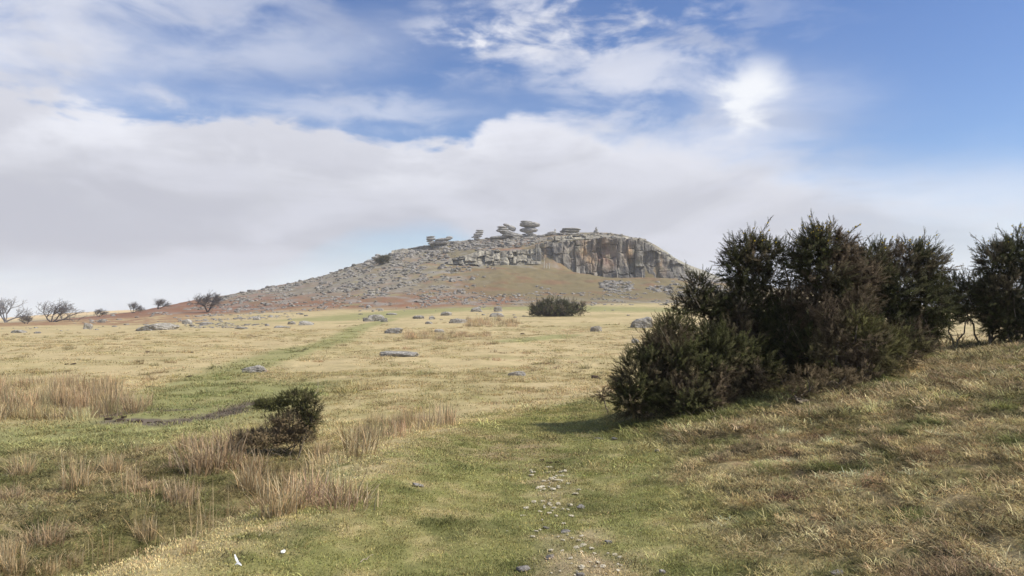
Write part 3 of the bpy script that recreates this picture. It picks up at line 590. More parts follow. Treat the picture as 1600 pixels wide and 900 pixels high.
def rush_bed(name, poly_px, n, s0, s1, h0, h1, label):
    """poly_px: (x0, x1, ybase_near, ybase_far) area of the photo"""
    x0, x1, y0, y1 = poly_px; px = rng.uniform(x0, x1, n*3); py = rng.uniform(min(y0, y1), max(y0, y1), n*3)
    X, D, Z, ok = at(px, py); d = fbm(X/1.5, D/1.5, 3, 70); q = ok & (d > -.12); X, D, Z = X[q][:n], D[q][:n], Z[q][:n]; n = len(X)
    s = rng.uniform(s0, s1, n); h = rng.uniform(h0, h1, n)
    return gn_scatter(name, np.stack([X, D, Z-.02], 1), np.stack([rng.normal(0, .05, n), rng.normal(0, .05, n), rng.uniform(0, 6.28, n)], 1), np.stack([s, s, h], 1), rng.integers(0, 5, n), np.clip(rng.uniform(.65, 1.35, n)[:, None]*(1+rng.normal(0, .05, (n, 3))), 0, 2), rush_c, label, 'rushes')
rush_bed('rush_bed', (-260, 180, 655, 598), 420, .6, 1.5, .35, 1.1, 'wide bed of tan rushes at the left edge of the plain')
rush_bed('rush_bed', (150, 232, 645, 625), 16, .8, 1.2, .5, .8, 'thin fringe of rushes beside the mud')
rush_bed('rush_bed', (560, 705, 688, 656), 60, .5, .9, .3, .68, 'strip of golden rushes along the far edge of the mound')
rush_bed('rush_bed', (545, 590, 715, 690), 8, .7, 1.0, .45, .7, 'low rushes where the gully meets the mound')
rush_bed('rush_bed', (632, 700, 532, 521), 60, .8, 1.9, .3, .95, 'distant brown rush patch right of the grey boulder on the plain')
rush_bed('rush_bed', (700, 765, 530, 520), 45, .8, 1.8, .2, .7, 'distant pale rush patch in the middle of the plain')
rush_bed('rush_bed', (730, 810, 511, 499), 100, .9, 2.2, .3, 1.4, 'distant rush patch in front of the long dark boulder')
rush_bed('rush_bed', (205, 560, 800, 730), 60, .5, .9, .22, .5, 'short brown rushes scattered over the gully floor')

# ------------------------------------------------------------------ rocks
def ico(sub):
    p = (1+5**.5)/2; V = [(-1,p,0),(1,p,0),(-1,-p,0),(1,-p,0),(0,-1,p),(0,1,p),(0,-1,-p),(0,1,-p),(p,0,-1),(p,0,1),(-p,0,-1),(-p,0,1)]
    Fc = [(0,11,5),(0,5,1),(0,1,7),(0,7,10),(0,10,11),(1,5,9),(5,11,4),(11,10,2),(10,7,6),(7,1,8),(3,9,4),(3,4,2),(3,2,6),(3,6,8),(3,8,9),(4,9,5),(2,4,11),(6,2,10),(8,6,7),(9,8,1)]
    V = [np.array(v)/np.linalg.norm(v) for v in V]
    for _ in range(sub):
        mid = {}; F2 = []
        def mp(a, b):
            kk = (min(a, b), max(a, b))
            if kk not in mid: q = V[a]+V[b]; V.append(q/np.linalg.norm(q)); mid[kk] = len(V)-1
            return mid[kk]
        for a, b_, c_ in Fc:
            x1, y1, z1 = mp(a, b_), mp(b_, c_), mp(c_, a); F2 += [(a, x1, z1), (b_, y1, x1), (c_, z1, y1), (x1, y1, z1)]
        Fc = F2
    return np.array(V), np.array(Fc)
ICO = {s: ico(s) for s in (1, 2, 3, 4)}
def rock_verts(seed, sub=3, npl=14, rough=.05, box=.5, sharp=16):
    npl += 6; rough *= 1.5
    r = np.random.default_rng(seed); U, Fc = ICO[sub]
    N = r.normal(size=(npl, 3)); N /= np.linalg.norm(N, axis=1)[:, None]
    B = np.array([(1,0,0),(-1,0,0),(0,1,0),(0,-1,0),(0,0,1),(0,0,-1)], float); B += r.normal(0, .16, B.shape); B /= np.linalg.norm(B, axis=1)[:, None]
    N = np.vstack([N, B]); d = np.concatenate([r.uniform(.85, 1.25, npl), np.full(6, .62)+r.uniform(-.08, .08, 6)*1.0]); d[-6:] *= 1.9-box
    q = np.maximum(U@N.T, 1e-3)/d                 # 1/r for each plane
    R = (np.sum(q**sharp, 1))**(-1/sharp)
    V = U*R[:, None]
    o = seed*1.37
    n = fbm(V[:, 0]*1.6+o, V[:, 1]*1.6+V[:, 2]*2.3, 4, 50)+.6*fbm(V[:, 2]*5+o, V[:, 1]*5+V[:, 0]*4, 3, 51)-.5*np.abs(fbm(V[:, 0]*3+V[:, 2]*1.5+o, V[:, 1]*3-V[:, 2]*2, 3, 52))
    V = V*(1+rough*2*n)[:, None]
    V -= (V.max(0)+V.min(0))/2; V /= (V.max(0)-V.min(0))
    return V, Fc
def boulder(name, px, py, wpx, hpx, label, seed, cat='boulder', group='boulders on the plain', sub=4, depth=.75, mat='granite', tilt=(0, 0), sink=.25, peak=0.0, D=None, box=.55):
    """px, py: middle of the foot in the photo; wpx, hpx: visible size there"""
    X, D0, Z, ok = at(px, py)
    X, D0, Z = float(X[0]), float(D0[0]), float(Z[0])
    w = wpx*D0/F; h = hpx*D0/F/(1-sink)
    V, Fc = rock_verts(seed, sub, 12, .05, box)
    if peak: V[:, 2] = V[:, 2]*(1-.0)+0; V[:, 0] += 0; V[:, 2] *= 1; V[:, 2] = np.where(V[:, 2] > 0, V[:, 2]*(1-.8*abs(peak)*np.clip(.5-np.sign(peak)*V[:, 0], 0, 1))*(1-1.1*V[:, 0]**2)*(1-.8*V[:, 1]**2), V[:, 2])
    V = V*np.array([w, w*depth, h]); o = obj(name, mesh_np(name, V, Fc, M[mat], False), loc=(X, D0+w*depth*.3, Z+h*(.5-sink)))
    o.rotation_euler = (tilt[0], tilt[1], random.uniform(-.25, .25)); pass
    tag(o, label, cat, group); return o
for i, a in enumerate([
 (398, 582, 46, 15, 'grey boulder with a long left slope, left of centre on the near plain', .5),
 (624, 557, 70, 9, 'long flat grey slab lying low in the straw grass', 0),
 (615, 521, 32, 13, 'dark angular boulder with a pale right peak, middle of the plain', .6),
 (808, 587, 32, 9, 'small pale grey rock sunk in the grass, centre of the near plain', .3),
 (585, 502, 34, 13, 'rounded grey boulder among pale stones at the top of the green track', 0),
 (572, 502, 12, 8, 'small pale stone left of the rounded grey boulder', 0),
 (600, 503, 14, 7, 'pale stone right of the rounded grey boulder', 0),
 (715, 505, 34, 12, 'long dark boulder sloping up to the right', .5),
 (776, 495, 28, 8, 'flat grey boulder behind the distant rush patch', 0),
 (697, 493, 20, 8, 'pale boulder left on the far green strip', 0),
 (744, 487, 22, 10, 'white faced pointed boulder on the far grass', .5),
 (778, 487, 15, 10, 'pale boulder to the right of the white faced one', 0),
 (654, 498, 22, 8, 'cluster stone with a pale front on the far plain', 0),
 (675, 499, 12, 7, 'small pale stone next to the cluster stone', 0),
 (670, 506, 14, 5, 'small dark flat stone in the straw grass', 0),
 (686, 519, 18, 7, 'small purple grey stone above the brown rush patch', 0),
 (932, 518, 22, 10, 'small upright grey boulder on the plain left of the gorse', 0),
 (1003, 512, 42, 22, 'big pale rounded boulder beside the gorse thicket', .25),
 (992, 536, 14, 9, 'small grey stone below the big pale boulder', 0),
 (1054, 516, 32, 17, 'grey boulder half hidden behind the gorse', .3),
 (245, 516, 60, 14, 'long low pile of grey rock at the left foot of the hill', .2),
 (292, 506, 20, 10, 'dark topped boulder on the left foot of the hill', .4),
 (222, 517, 22, 9, 'grey rock at the left end of the low pile', 0),
 (322, 507, 26, 5, 'pale flat stones right of the dark topped boulder', 0),
 (28, 520, 32, 6, 'low grey outcrop near the left edge under the trees', 0),
 (58, 521, 12, 5, 'small pale stone right of the low outcrop by the left edge', 0),
 (136, 514, 17, 11, 'pale grey boulder below the bracken on the left', 0),
 (158, 504, 14, 8, 'grey boulder at the bracken edge by the tiny tree', 0),
 (440, 512, 30, 4, 'thin flat grey stone in the grass below the hill', 0),
 (375, 514, 26, 4, 'low pale stone in the straw left of the thin flat one', 0),
 (478, 508, 26, 9, 'pale broken stones below the bracken slope', 0),
 (455, 507, 16, 6, 'dark stone left of the pale broken stones', 0),
 (400, 500, 16, 7, 'pale stone at the lower edge of the bracken', 0),
 (612, 492, 20, 4, 'thin dark plank-like stone on the green strip', 0),
 (595, 486, 10, 6, 'small rounded pale stone on the green strip', 0),
 (1135, 500, 14, 6, 'low stone on the far plain behind the gorse', 0),
]):
    px, py, w, h, lab, pk = a; w *= .9; h *= .9; pk = pk or (((i*7) % 5)-2)*.22
    boulder('boulder', px, py, w, h, lab, 100+i, sub=4 if w > 25 else 3, peak=pk, depth=.55 if h > 6 else .5, sink=.42)

# scattered clitter over the hill: the largest are things, the rest one mass
def zone(n, x0, x1, y0, y1, s0, s1, clump=0.0, seed=0, zpow=2.2, under=None):
    px = rng.uniform(x0, x1, n); py = rng.uniform(y0, y1, n) if under is None else rng.uniform(0, 1, n)*(y1-y0)+y0+np.interp(px, under[0], under[1])
    X, D, Z, ok = at(px, py); q = ok & (D > 90)
    if clump > 0: q &= fbm(X/9, D/14, 5, 80+seed) > (clump-.42)+rng.normal(0, .06, n)
    s = (s0+(s1-s0)*rng.uniform(0, 1, n)**zpow)*np.where(rng.uniform(size=n) < .03, 1.5, 1)
    return np.stack([X, D, Z, s*D/F], 1)[q]
sky_x = [0,130,180,225,250,300,345,385,425,470,490,520,560,590,610,625,665,720,780,845,880,950,1010,1030,1047,1060,1085,1110,1130,1160]
sky_y = [505,498,491,485,481,469,462,452,447,438,433,420,412,405,396,388,382,377,369,367,364,365,376,390,400,408,418,429,436,441]
Zs = [zone(5600, 290, 680, 3, 58, 1.1, 7.4, .50, 1, 2.6, (sky_x, sky_y)),
      zone(2000, 560, 780, 8, 62, 1.4, 8.0, .44, 2, 2.4, (sky_x, sky_y)),
      zone(420, 330, 850, 1, 8, 2.5, 9, 0, 3, 1.6, (sky_x, sky_y)),
      zone(1200, 420, 760, 446, 482, 1.6, 7, .4, 4, 2.4),
      zone(1500, 660, 1140, 457, 477, 1.4, 6, .38, 5, 2.2),
      zone(400, 1010, 1100, 438, 464, 2, 9, .3, 6, 1.8),
      zone(330, 938, 990, 439, 458, 2, 7, 0, 7, 1.4),
      zone(70, 836, 862, 438, 462, 1.6, 6, .3, 8, 1.6),
      zone(420, 130, 420, 488, 512, 1.5, 7, .52, 9, 2.4),
      zone(170, 560, 840, 476, 500, 1.5, 6, .55, 10, 2.2),
      zone(60, 0, 200, 503, 520, 1.5, 7, .5, 11, 2.2),
      zone(60, 840, 1120, 474, 494, 1.5, 5, .55, 12, 2.2),
      zone(420, 1060, 1180, 430, 456, 1.5, 7, .4, 13, 2.0),
      zone(420, 850, 1050, 0, 9, 1.4, 6, .3, 14, 1.8, (sky_x, sky_y)),
      zone(650, 640, 870, 1, 18, 1.8, 9, .2, 15, 1.8, (sky_x, sky_y)),
      zone(520, 1025, 1150, 1, 26, 1.6, 9, .2, 16, 1.8, (sky_x, sky_y))]
for i_, (cx_, cy_, wx_, wy_) in ((5, (1052, 452, 44, 13)), (6, (963, 448, 28, 10))):
    z_ = Zs[i_]; a_ = (CX+F*z_[:, 0]/z_[:, 1]-cx_)/wx_; b_ = (HY-(z_[:, 2]-EYE)*F/z_[:, 1]-cy_)/wy_; Zs[i_] = z_[a_**2+b_**2+.5*fbm(z_[:, 0]/3, z_[:, 1]/3, 3, 5) < 1]
Zi = np.concatenate([np.full(len(z), i) for i, z in enumerate(Zs)]); Za = np.concatenate(Zs)
order = np.argsort(-Za[:, 3]/Za[:, 1]); NBIG = 262
lib_hi = [rock_verts(300+i, 2, 8, .05, .6) for i in range(8)]
lib_me = [mesh_np('hill_rock', V, Fc, M['granite_far']) for V, Fc in lib_hi]
zl = {0: 'grey granite rock in the clitter on the left flank of the hill', 1: 'pale granite rock on the bouldery slope below the tor', 2: 'granite block on the skyline ridge left of the balanced stacks',
      3: 'grey rock at the lower edge of the bracken slope', 4: 'pale broken stone in the line of rubble at the foot of the hill', 5: 'pale block in the spoil heap right of the quarry',
      6: 'broken block in the rubble pile below the quarry face', 7: 'stone in the short rubble run on the grassy slope below the tor', 8: 'grey stone in the red bracken at the left foot of the hill',
      9: 'grey stone on the far green strip below the hill', 10: 'small stone at the left edge under the bare trees', 11: 'small stone on the far grass right of the dark gorse clump',
      12: 'granite block on the slope that runs down right from the quarry', 13: 'small rock on the grassy brow above the quarry', 14: 'grey slab in the rocky crest under the balanced stacks', 15: 'grey slab on the stepped ridge falling right from the quarry'}
for kx in order[:NBIG]:
    X, D, Z, s = Za[kx]; o = obj('hill_rock', lib_me[random.randrange(8)])
    hz = random.uniform(.3, .6); wx = random.uniform(.9, 1.5)
    o.location = (X, D, Z+s*hz*.10); o.scale = (s*wx, s*random.uniform(.8, 1.2), s*hz); o.rotation_euler = (random.gauss(0, .14), random.gauss(0, .14), random.uniform(0, 6.28))
    tag(o, zl[int(Zi[kx])], 'rock', 'rocks: '+zl[int(Zi[kx])][:60])
def rock_mass(rows, name, label, sub=1):
    lib = [rock_verts(400+i, sub, 8, .06, .6) for i in range(12)]; Vs = []; Fs = []; nv = 0
    for X, D, Z, s in rows:
        V, Fc = lib[random.randrange(12)]; a = random.uniform(0, 6.28); ca, sa = math.cos(a), math.sin(a); hz = random.uniform(.3, .65); wx = random.uniform(.9, 1.6)
        v = V*np.array([s*wx, s, s*hz]); v = np.stack([v[:, 0]*ca-v[:, 1]*sa+X, v[:, 0]*sa+v[:, 1]*ca+D, v[:, 2]+Z+s*hz*.05+v[:, 0]*random.gauss(0, .12)], 1)
        Vs.append(v); Fs.append(Fc+nv); nv += len(v)
    return tag(obj(name, mesh_np(name, np.vstack(Vs), np.vstack(Fs), M['granite_far'])), label, 'rocks', kind='stuff')
rock_mass(Za[order[NBIG:]], 'clitter', 'countless small granite rocks strewn over the slopes of the hill')

# ------------------------------------------------------------------ rock faces (quarry and crags)
def rock_face(name, prof, Dm, wide, tall, amp, colour, seed, rows=90, step=.5, lean=3.0, back=9.0, crev=.5, jag=1.6):
    """prof: (px, py_foot, py_top); blocky jointed face about Dm metres away"""
    r = np.random.default_rng(seed); P_ = np.array(prof, float); px = np.arange(P_[0, 0], P_[-1, 0]+step, step)
    foot = np.interp(px, P_[:, 0], P_[:, 1])+1.5; top = np.interp(px, P_[:, 0], P_[:, 2])
    top = top+jag*(.5*np.round(2.2*fbm(px/11, px*0+seed, 2, seed))/1.5+.5*fbm(px/5, px*0+seed, 4, seed+8))
    v = np.linspace(0, 1, rows); X = ((px-CX)/F*Dm)[None]+0*v[:, None]; Zt = EYE+(HY-(foot[None]*(1-v[:, None])+top[None]*v[:, None]))*Dm/F
    u = X+.7*fbm(X/3, Zt/6, 4, seed+1); w = Zt+.7*fbm(X/3+9, Zt/3, 4, seed+2)
    b = np.cumsum(r.uniform(wide*.45, wide*1.6, 400))+X.min()-3; si = np.searchsorted(b, u); off = np.zeros_like(u); ed = np.minimum(np.abs(u-b[np.clip(si, 0, 399)]), np.abs(u-b[np.clip(si-1, 0, 399)]))
    cr = np.zeros_like(u)
    for s in np.unique(si):
        q = si == s; hb = np.cumsum(r.uniform(tall*.4, tall*1.7, 60))+Zt.min()-4; hi_ = np.searchsorted(hb, w[q]); oo = r.uniform(-1, 1, 62)+r.uniform(-.8, .8); off[q] = oo[hi_]
        cc = r.uniform(-1, 1, 62); cr[q] = cc[hi_]
        ed[q] = np.minimum(ed[q], np.minimum(np.abs(w[q]-hb[np.clip(hi_, 0, 59)]), np.abs(w[q]-hb[np.clip(hi_-1, 0, 59)]))*1.2)
    off = off*amp+fbm(X/9, Zt/11, 3, seed+3)*2.2*amp+fbm(X/1.5, Zt/2.2, 4, seed+4)*.28-.55*np.abs(fbm(X/3.4, Zt/8, 3, seed+6))
    off = off-crev*np.exp(-(ed/.2)**2)*np.clip(.5+1.3*fbm(X/3, Zt/3, 2, seed+5), 0, 1.3)
    taper = sst(px, px[0], px[0]+6)*(1-sst(px, px[-1]-6, px[-1])); off = off*taper[None]
    Y = Dm+lean*v[:, None]-off
    V = np.stack([X, Y, Zt], -1)
    cap = [V[-1]+np.array([0, q*back, .25*math.sin(q*2)]) for q in (.35, 1.0)]; cap[1][:, 2] -= 1.6
    V = np.concatenate([V, cap[0][None], cap[1][None]], 0); nr, nc = V.shape[:2]
    C = colour(px[None]+0*v[:, None], v[:, None]+0*px[None], X, Zt, cr, ed); C = np.concatenate([C, C[-1:]*1.05, C[-1:]], 0)
    i = np.arange(nr-1)[:, None]*nc; j = np.arange(nc-1)[None]; Q = np.stack([i+j, i+j+1, i+nc+j+1, i+nc+j], -1).reshape(-1, 4)
    return tag(obj(name, mesh_np(name, V.reshape(-1, 3), Q, M['quarry'], False, C.reshape(-1, 3))), kind='structure')
def quarry_col(px, v, X, Z, cr, ed):
    c = np.broadcast_to(np.array((.33, .31, .275)), px.shape+(3,)).copy()
    c = c*(1+.24*cr)[..., None]
    st = fbm(X/1.6, Z/14, 4, 90); st2 = fbm(X/5, Z/16, 3, 91)
    c = mixc(c, sst(st+.4*st2, -.15, .4)*.8, (.19, .18, .175)); c = mixc(c, sst(fbm(X/.9, Z/9, 4, 97), .1, .5)*.6, (.15, .14, .14))
    rust = sum(a*np.exp(-((px-x0)/w)**2-((v-v0)/h)**2) for x0, v0, w, h, a in ((916,.75,9,.28,1),(925,.45,7,.25,.7),(984,.68,8,.22,1),(948,.6,16,.4,.6),(1036,.45,8,.5,.55),(852,.6,4,.5,.5),(900,.6,18,.3,.3)))
    c = mixc(c, np.clip(rust*(.75+.9*fbm(X/2.2, Z/3, 4, 92)+.15*cr), 0, 1)*.95, (.55, .37, .21))
    c = mixc(c, np.clip(np.exp(-((px-948)/14)**2-((v-.55)/.3)**2)*(.7+fbm(X/2, Z/3, 3, 94)), 0, .8), (.34, .20, .16))
    c = mixc(c, np.clip(np.exp(-((px-985)/40)**2-((v-.15)/.16)**2)*.7+np.exp(-((px-888)/16)**2-((v-.25)/.4)**2)*.4, 0, 1), (.12, .12, .125))  # recess's shade painted low on the face; second dark patch towards the left
    c = mixc(c, sst(px, 935, 950)*(1-sst(px, 1035, 1048))*(1-sst(v, .12, .3))*.6, (.13, .125, .125))  # dark strip along the foot paints the shaded recess
    c = mixc(c, (sst(fbm(X/4, Z/4, 4, 93), .1, .5)*.45), (.24, .25, .18))
    return np.clip(c, .03, .9)
def crag_col(px, v, X, Z, cr, ed):
    c = np.broadcast_to(np.array((.46, .43, .36)), px.shape+(3,)).copy()*(1+.2*cr)[..., None]
    c = mixc(c, sst(fbm(X/3, Z/3, 4, 95), .05, .5)*.6, (.24, .225, .20))
    return np.clip(c, .03, .9)
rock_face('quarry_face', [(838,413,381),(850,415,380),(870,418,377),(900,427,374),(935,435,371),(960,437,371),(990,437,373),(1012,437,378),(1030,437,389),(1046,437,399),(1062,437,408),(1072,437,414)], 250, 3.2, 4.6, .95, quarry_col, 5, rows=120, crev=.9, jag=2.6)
rock_face('crag', [(700,411,402),(725,411,399),(745,412,392),(770,415,390),(800,414,390),(830,411,388),(846,411,386)], 249, 2.4, 1.5, .9, crag_col, 6, rows=60, crev=.7)
rock_face('crag', [(610,397,390),(625,398,388),(650,397,385),(668,394,382),(690,392,379)], 290, 3.5, 1.8, .7, crag_col, 7, rows=30, crev=.6)
rock_face('crag', [(868,374,368),(890,373,367),(920,372,366.5),(950,372,367),(985,374,369),(1012,378,372)], 258, 4.0, 1.0, .8, crag_col, 9, rows=24, crev=.6, lean=2.5)
rock_face('crag', [(1000,380,372),(1008,383,374),(1020,388,381),(1033,396,391)], 253, 3.0, 1.3, .5, crag_col, 8, rows=24, crev=.5, lean=1)

# ------------------------------------------------------------------ the tor: balanced stacks of slabs
def slab(parent, px, py, w, h, D, seed, tilt=0.0, depth=.8, box=.62, taper=0.0):
    U, Fc = ICO[3]; r_ = np.random.default_rng(seed); p = r_.uniform(2.4, 3.2)
    V = U*((np.abs(U)**p).sum(1)**(-1/p))[:, None]; a_, b_2 = r_.uniform(.05, .35, 2)
    V[:, 2] *= 1-np.where(V[:, 0] > 0, a_, b_2)*np.abs(V[:, 0])**1.5
    V = V*(1+.10*fbm(V[:, 0]*1.5+seed, V[:, 1]*1.5+V[:, 2], 3, 9)+.10*fbm(V[:, 0]*4+seed, V[:, 2]*5+V[:, 1]*3, 4, 19)-.10*np.abs(fbm(V[:, 2]*6+seed, V[:, 0]*1.2+V[:, 1], 3, 29)))[:, None]
    V -= (V.max(0)+V.min(0))/2; V /= V.max(0)-V.min(0)
    V[:, 0] *= 1+taper*V[:, 2]*1.2
    V = V*np.array([w*D/F, w*D/F*depth, h*D/F*1.06])
    c, s = math.cos(tilt), math.sin(tilt); V = np.stack([V[:, 0]*c-V[:, 2]*s, V[:, 1], V[:, 0]*s+V[:, 2]*c], 1)
    P0 = np.array(((px-CX)/F*D, D, EYE+(HY-py)/F*D))-np.array(parent.location)
    return obj('slab', mesh_np('slab', V, Fc, M['granite_tor'], False), parent, P0)
def stack(label, D, px, py, slabs, seed, group=None):
    e = empty('rock_stack', ((px-CX)/F*D, D, EYE+(HY-py)/F*D)); tag(e, label, 'rock stack', group)
    for i, s in enumerate(slabs):
        slab(e, s[0], s[1], s[2], s[3], D+(s[5] if len(s) > 5 else 0), seed+i, s[4] if len(s) > 4 else 0, taper=s[6] if len(s) > 6 else 0)
SG = 'balanced granite stacks along the top of the tor'
stack('tallest balanced stack of wide granite slabs, the cheese-like tower at the top of the tor', 292, 826, 376,
      [(823, 346.6, 20, 3.6, -.08), (828, 351, 33, 8, -.02, 0, -.1), (826, 359.5, 29, 8.2, .0), (828, 365, 14, 3.6, -.15), (819, 368, 9, 6), (826, 368.5, 6, 5), (834, 367.5, 10, 4, .1), (828, 373, 34, 6)], 500, SG)
stack('slumped stack of tilted slabs just left of the tallest tower', 292, 792, 374,
      [(791.5, 351.5, 11, 4, -.25), (800, 356.5, 13, 8, -.4), (785, 354.8, 17, 3.4, -.05), (787, 358.2, 20, 3.4, -.05), (790, 362.2, 31, 4.6, -.15), (797, 365.4, 32, 4, -.12), (803, 368.5, 38, 6, -.05), (780, 371, 30, 5, .05)], 520, SG)
stack('small leaning stack of three slabs on the ridge, narrower than the others', 294, 746, 376,
      [(749.5, 360, 12, 2.4, -.02), (749, 362.8, 13, 3.2, .05), (747, 366, 15, 3.4, .05), (746, 369.2, 14, 3.8, .05), (745, 373, 10, 4), (741, 370, 10, 2, .2)], 540, SG)
stack('broad low stack with an overhanging left end, leftmost on the ridge', 292, 685, 384,
      [(672.5, 370, 14, 2.4, .08), (673, 373.3, 15, 4, .05), (672, 376.8, 12, 3.4), (678, 379.5, 20, 5, .15), (692, 374.5, 26, 4.6, .1), (702, 371.2, 11, 4.4, .02), (690, 379, 24, 6, .1)], 560, SG)
stack('flat wide slab outcrop on the brow above the quarry', 280, 893, 368,
      [(893, 358, 30, 4, -.03), (891, 361, 30, 3.6, -.04), (898, 364, 18, 3, -.1), (879, 361.8, 9, 4), (890, 366.5, 36, 4)], 580, SG)
stack('small rock hump with a pointed stone between the tallest tower and the flat slab outcrop', 282, 865, 369,
      [(867.5, 360.5, 2.6, 7, .0), (862, 364, 14, 5, .1), (869, 366, 18, 5), (857, 366.5, 12, 4)], 600, SG)
stack('little rounded outcrop on the skyline above the dark bush, left shoulder of the hill', 286, 590, 403,
      [(590, 399, 9, 4.5), (588, 403, 16, 5), (601, 401, 14, 5), (577, 408, 16, 5, .2)], 620, SG)
# cairn: a small pyramid of stones on the brow
D = 284; e = empty('cairn', ((931.5-CX)/F*D, D, EYE+(HY-364)/F*D)); tag(e, 'small pointed cairn standing alone on the brow above the quarry', 'cairn')
for i, (a, b_, w, h) in enumerate([(929.5, 362.5, 4.5, 3), (934, 362.8, 4.5, 2.6), (931, 360.5, 5.4, 2.6), (932.5, 358.8, 4, 2.4), (931.6, 357, 2.8, 2.2), (931.8, 355.4, 1.6, 2.2)]):
    s_ = slab(e, a, b_, w, h, D, 640+i, random.uniform(-.1, .1), 1.0, .4); s_.name = 'stone'
# low dark lumps on the brow, right of the cairn
for i, (a, b_, w, h, lab) in enumerate([(953, 365.5, 8, 4.2, 'dark rough lump on the brow, nearest the cairn'), (962, 367, 6, 3.2, 'second dark lump on the brow, right of the rough one'), (967.5, 367.8, 4.5, 2.2, 'low dark stone between two lumps on the brow'), (971.5, 367.5, 4.5, 3.8, 'last small dark lump on the brow, furthest right')]):
    D = 276; V, Fc = rock_verts(660+i, 3, 8, .12, .4); V = V*np.array([w, w*.8, h*1.3])*D/F
    o = obj('brow_rock', mesh_np('brow_rock', V, Fc, M['granite']), loc=((a-CX)/F*D, D, EYE+(HY-b_)/F*D)); tag(o, lab, 'rock')

# ------------------------------------------------------------------ tubes (stems, trunks, twigs)
def tubes(segs, sides=5):
    """segs: rows of p0(3) p1(3) r0 r1"""
    S_ = np.asarray(segs, float); p0, p1, r0, r1 = S_[:, :3], S_[:, 3:6], S_[:, 6], S_[:, 7]; d = p1-p0; d /= np.linalg.norm(d, axis=1)[:, None]+1e-9
    ref = np.where(np.abs(d[:, 2:3]) > .9, np.array([[1., 0, 0]]), np.array([[0, 0, 1.]])); a = np.cross(d, ref); a /= np.linalg.norm(a, axis=1)[:, None]; b_ = np.cross(d, a)
    th = np.arange(sides)/sides*2*np.pi; cs = np.cos(th)[None, :, None]; sn = np.sin(th)[None, :, None]
    rg = a[:, None]*cs+b_[:, None]*sn; V = np.concatenate([p0[:, None]+rg*r0[:, None, None], p1[:, None]+rg*r1[:, None, None]], 1)
    n = len(S_); base = (np.arange(n)*2*sides)[:, None]; j = np.arange(sides)[None]; j2 = (j+1) % sides
    Q = np.stack([base+j, base+j2, base+sides+j2, base+sides+j], -1).reshape(-1, 4)
    return V.reshape(-1, 3), Q
def path_segs(p0, p1, r0, r1, n, wig, r):
    pts = [np.array(p0, float)+(np.array(p1, float)-np.array(p0, float))*q for q in np.linspace(0, 1, n+1)]
    L = np.linalg.norm(np.array(p1)-np.array(p0))
    for i in range(1, n): pts[i] = pts[i]+r.normal(0, wig*L, 3)
    return [np.concatenate([pts[i], pts[i+1], [r0+(r1-r0)*i/n, r0+(r1-r0)*(i+1)/n]]) for i in range(n)]

# ------------------------------------------------------------------ gorse
def shoot_template(n=15, seed=3):
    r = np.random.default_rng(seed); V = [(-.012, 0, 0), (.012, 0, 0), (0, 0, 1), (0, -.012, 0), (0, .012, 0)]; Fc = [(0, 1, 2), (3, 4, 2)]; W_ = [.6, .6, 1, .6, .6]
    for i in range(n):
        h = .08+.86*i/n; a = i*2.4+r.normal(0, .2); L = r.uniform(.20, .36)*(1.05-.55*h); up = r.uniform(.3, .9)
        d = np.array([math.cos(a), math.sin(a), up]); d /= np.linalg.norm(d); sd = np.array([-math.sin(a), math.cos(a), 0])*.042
        p = np.array([0, 0, h]); k0 = len(V); V += [tuple(p-sd), tuple(p+sd), tuple(p+d*L)]; Fc.append((k0, k0+1, k0+2)); W_ += [.75, .75, 1.15]  # bases darkened and tips lightened in the colour, as sunlit highlights
    return np.array(V), np.array(Fc), np.array(W_)
SHOOT = shoot_template()
def shoots_mesh(name, B, Dr, L, C, mat, tpl=SHOOT):
    V0, F0, W0 = tpl; n = len(B); Dr = Dr/np.linalg.norm(Dr, axis=1)[:, None]
    ref = np.where(np.abs(Dr[:, 2:3]) > .95, np.array([[1., 0, 0]]), np.array([[0, 0, 1.]])); a = np.cross(ref, Dr); a /= np.linalg.norm(a, axis=1)[:, None]; b_ = np.cross(Dr, a)
    th = rng.uniform(0, 6.28, n); ca, sa = np.cos(th)[:, None], np.sin(th)[:, None]; a, b_ = a*ca+b_*sa, -a*sa+b_*ca
    V = B[:, None]+L[:, None, None]*(a[:, None]*V0[None, :, 0:1]+b_[:, None]*V0[None, :, 1:2]+Dr[:, None]*V0[None, :, 2:3])
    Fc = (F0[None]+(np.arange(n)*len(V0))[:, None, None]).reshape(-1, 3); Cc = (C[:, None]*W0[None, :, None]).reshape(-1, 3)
    return mesh_np(name, V.reshape(-1, 3), Fc, mat, col=np.clip(Cc, 0, 1))
GREEN = np.array((.070, .076, .024)); BLUEG = np.array((.075, .076, .032)); BROWN = np.array((.15, .112, .07)); LITE = np.array((.19, .185, .06)); STRAWB = np.array((.23, .175, .10))
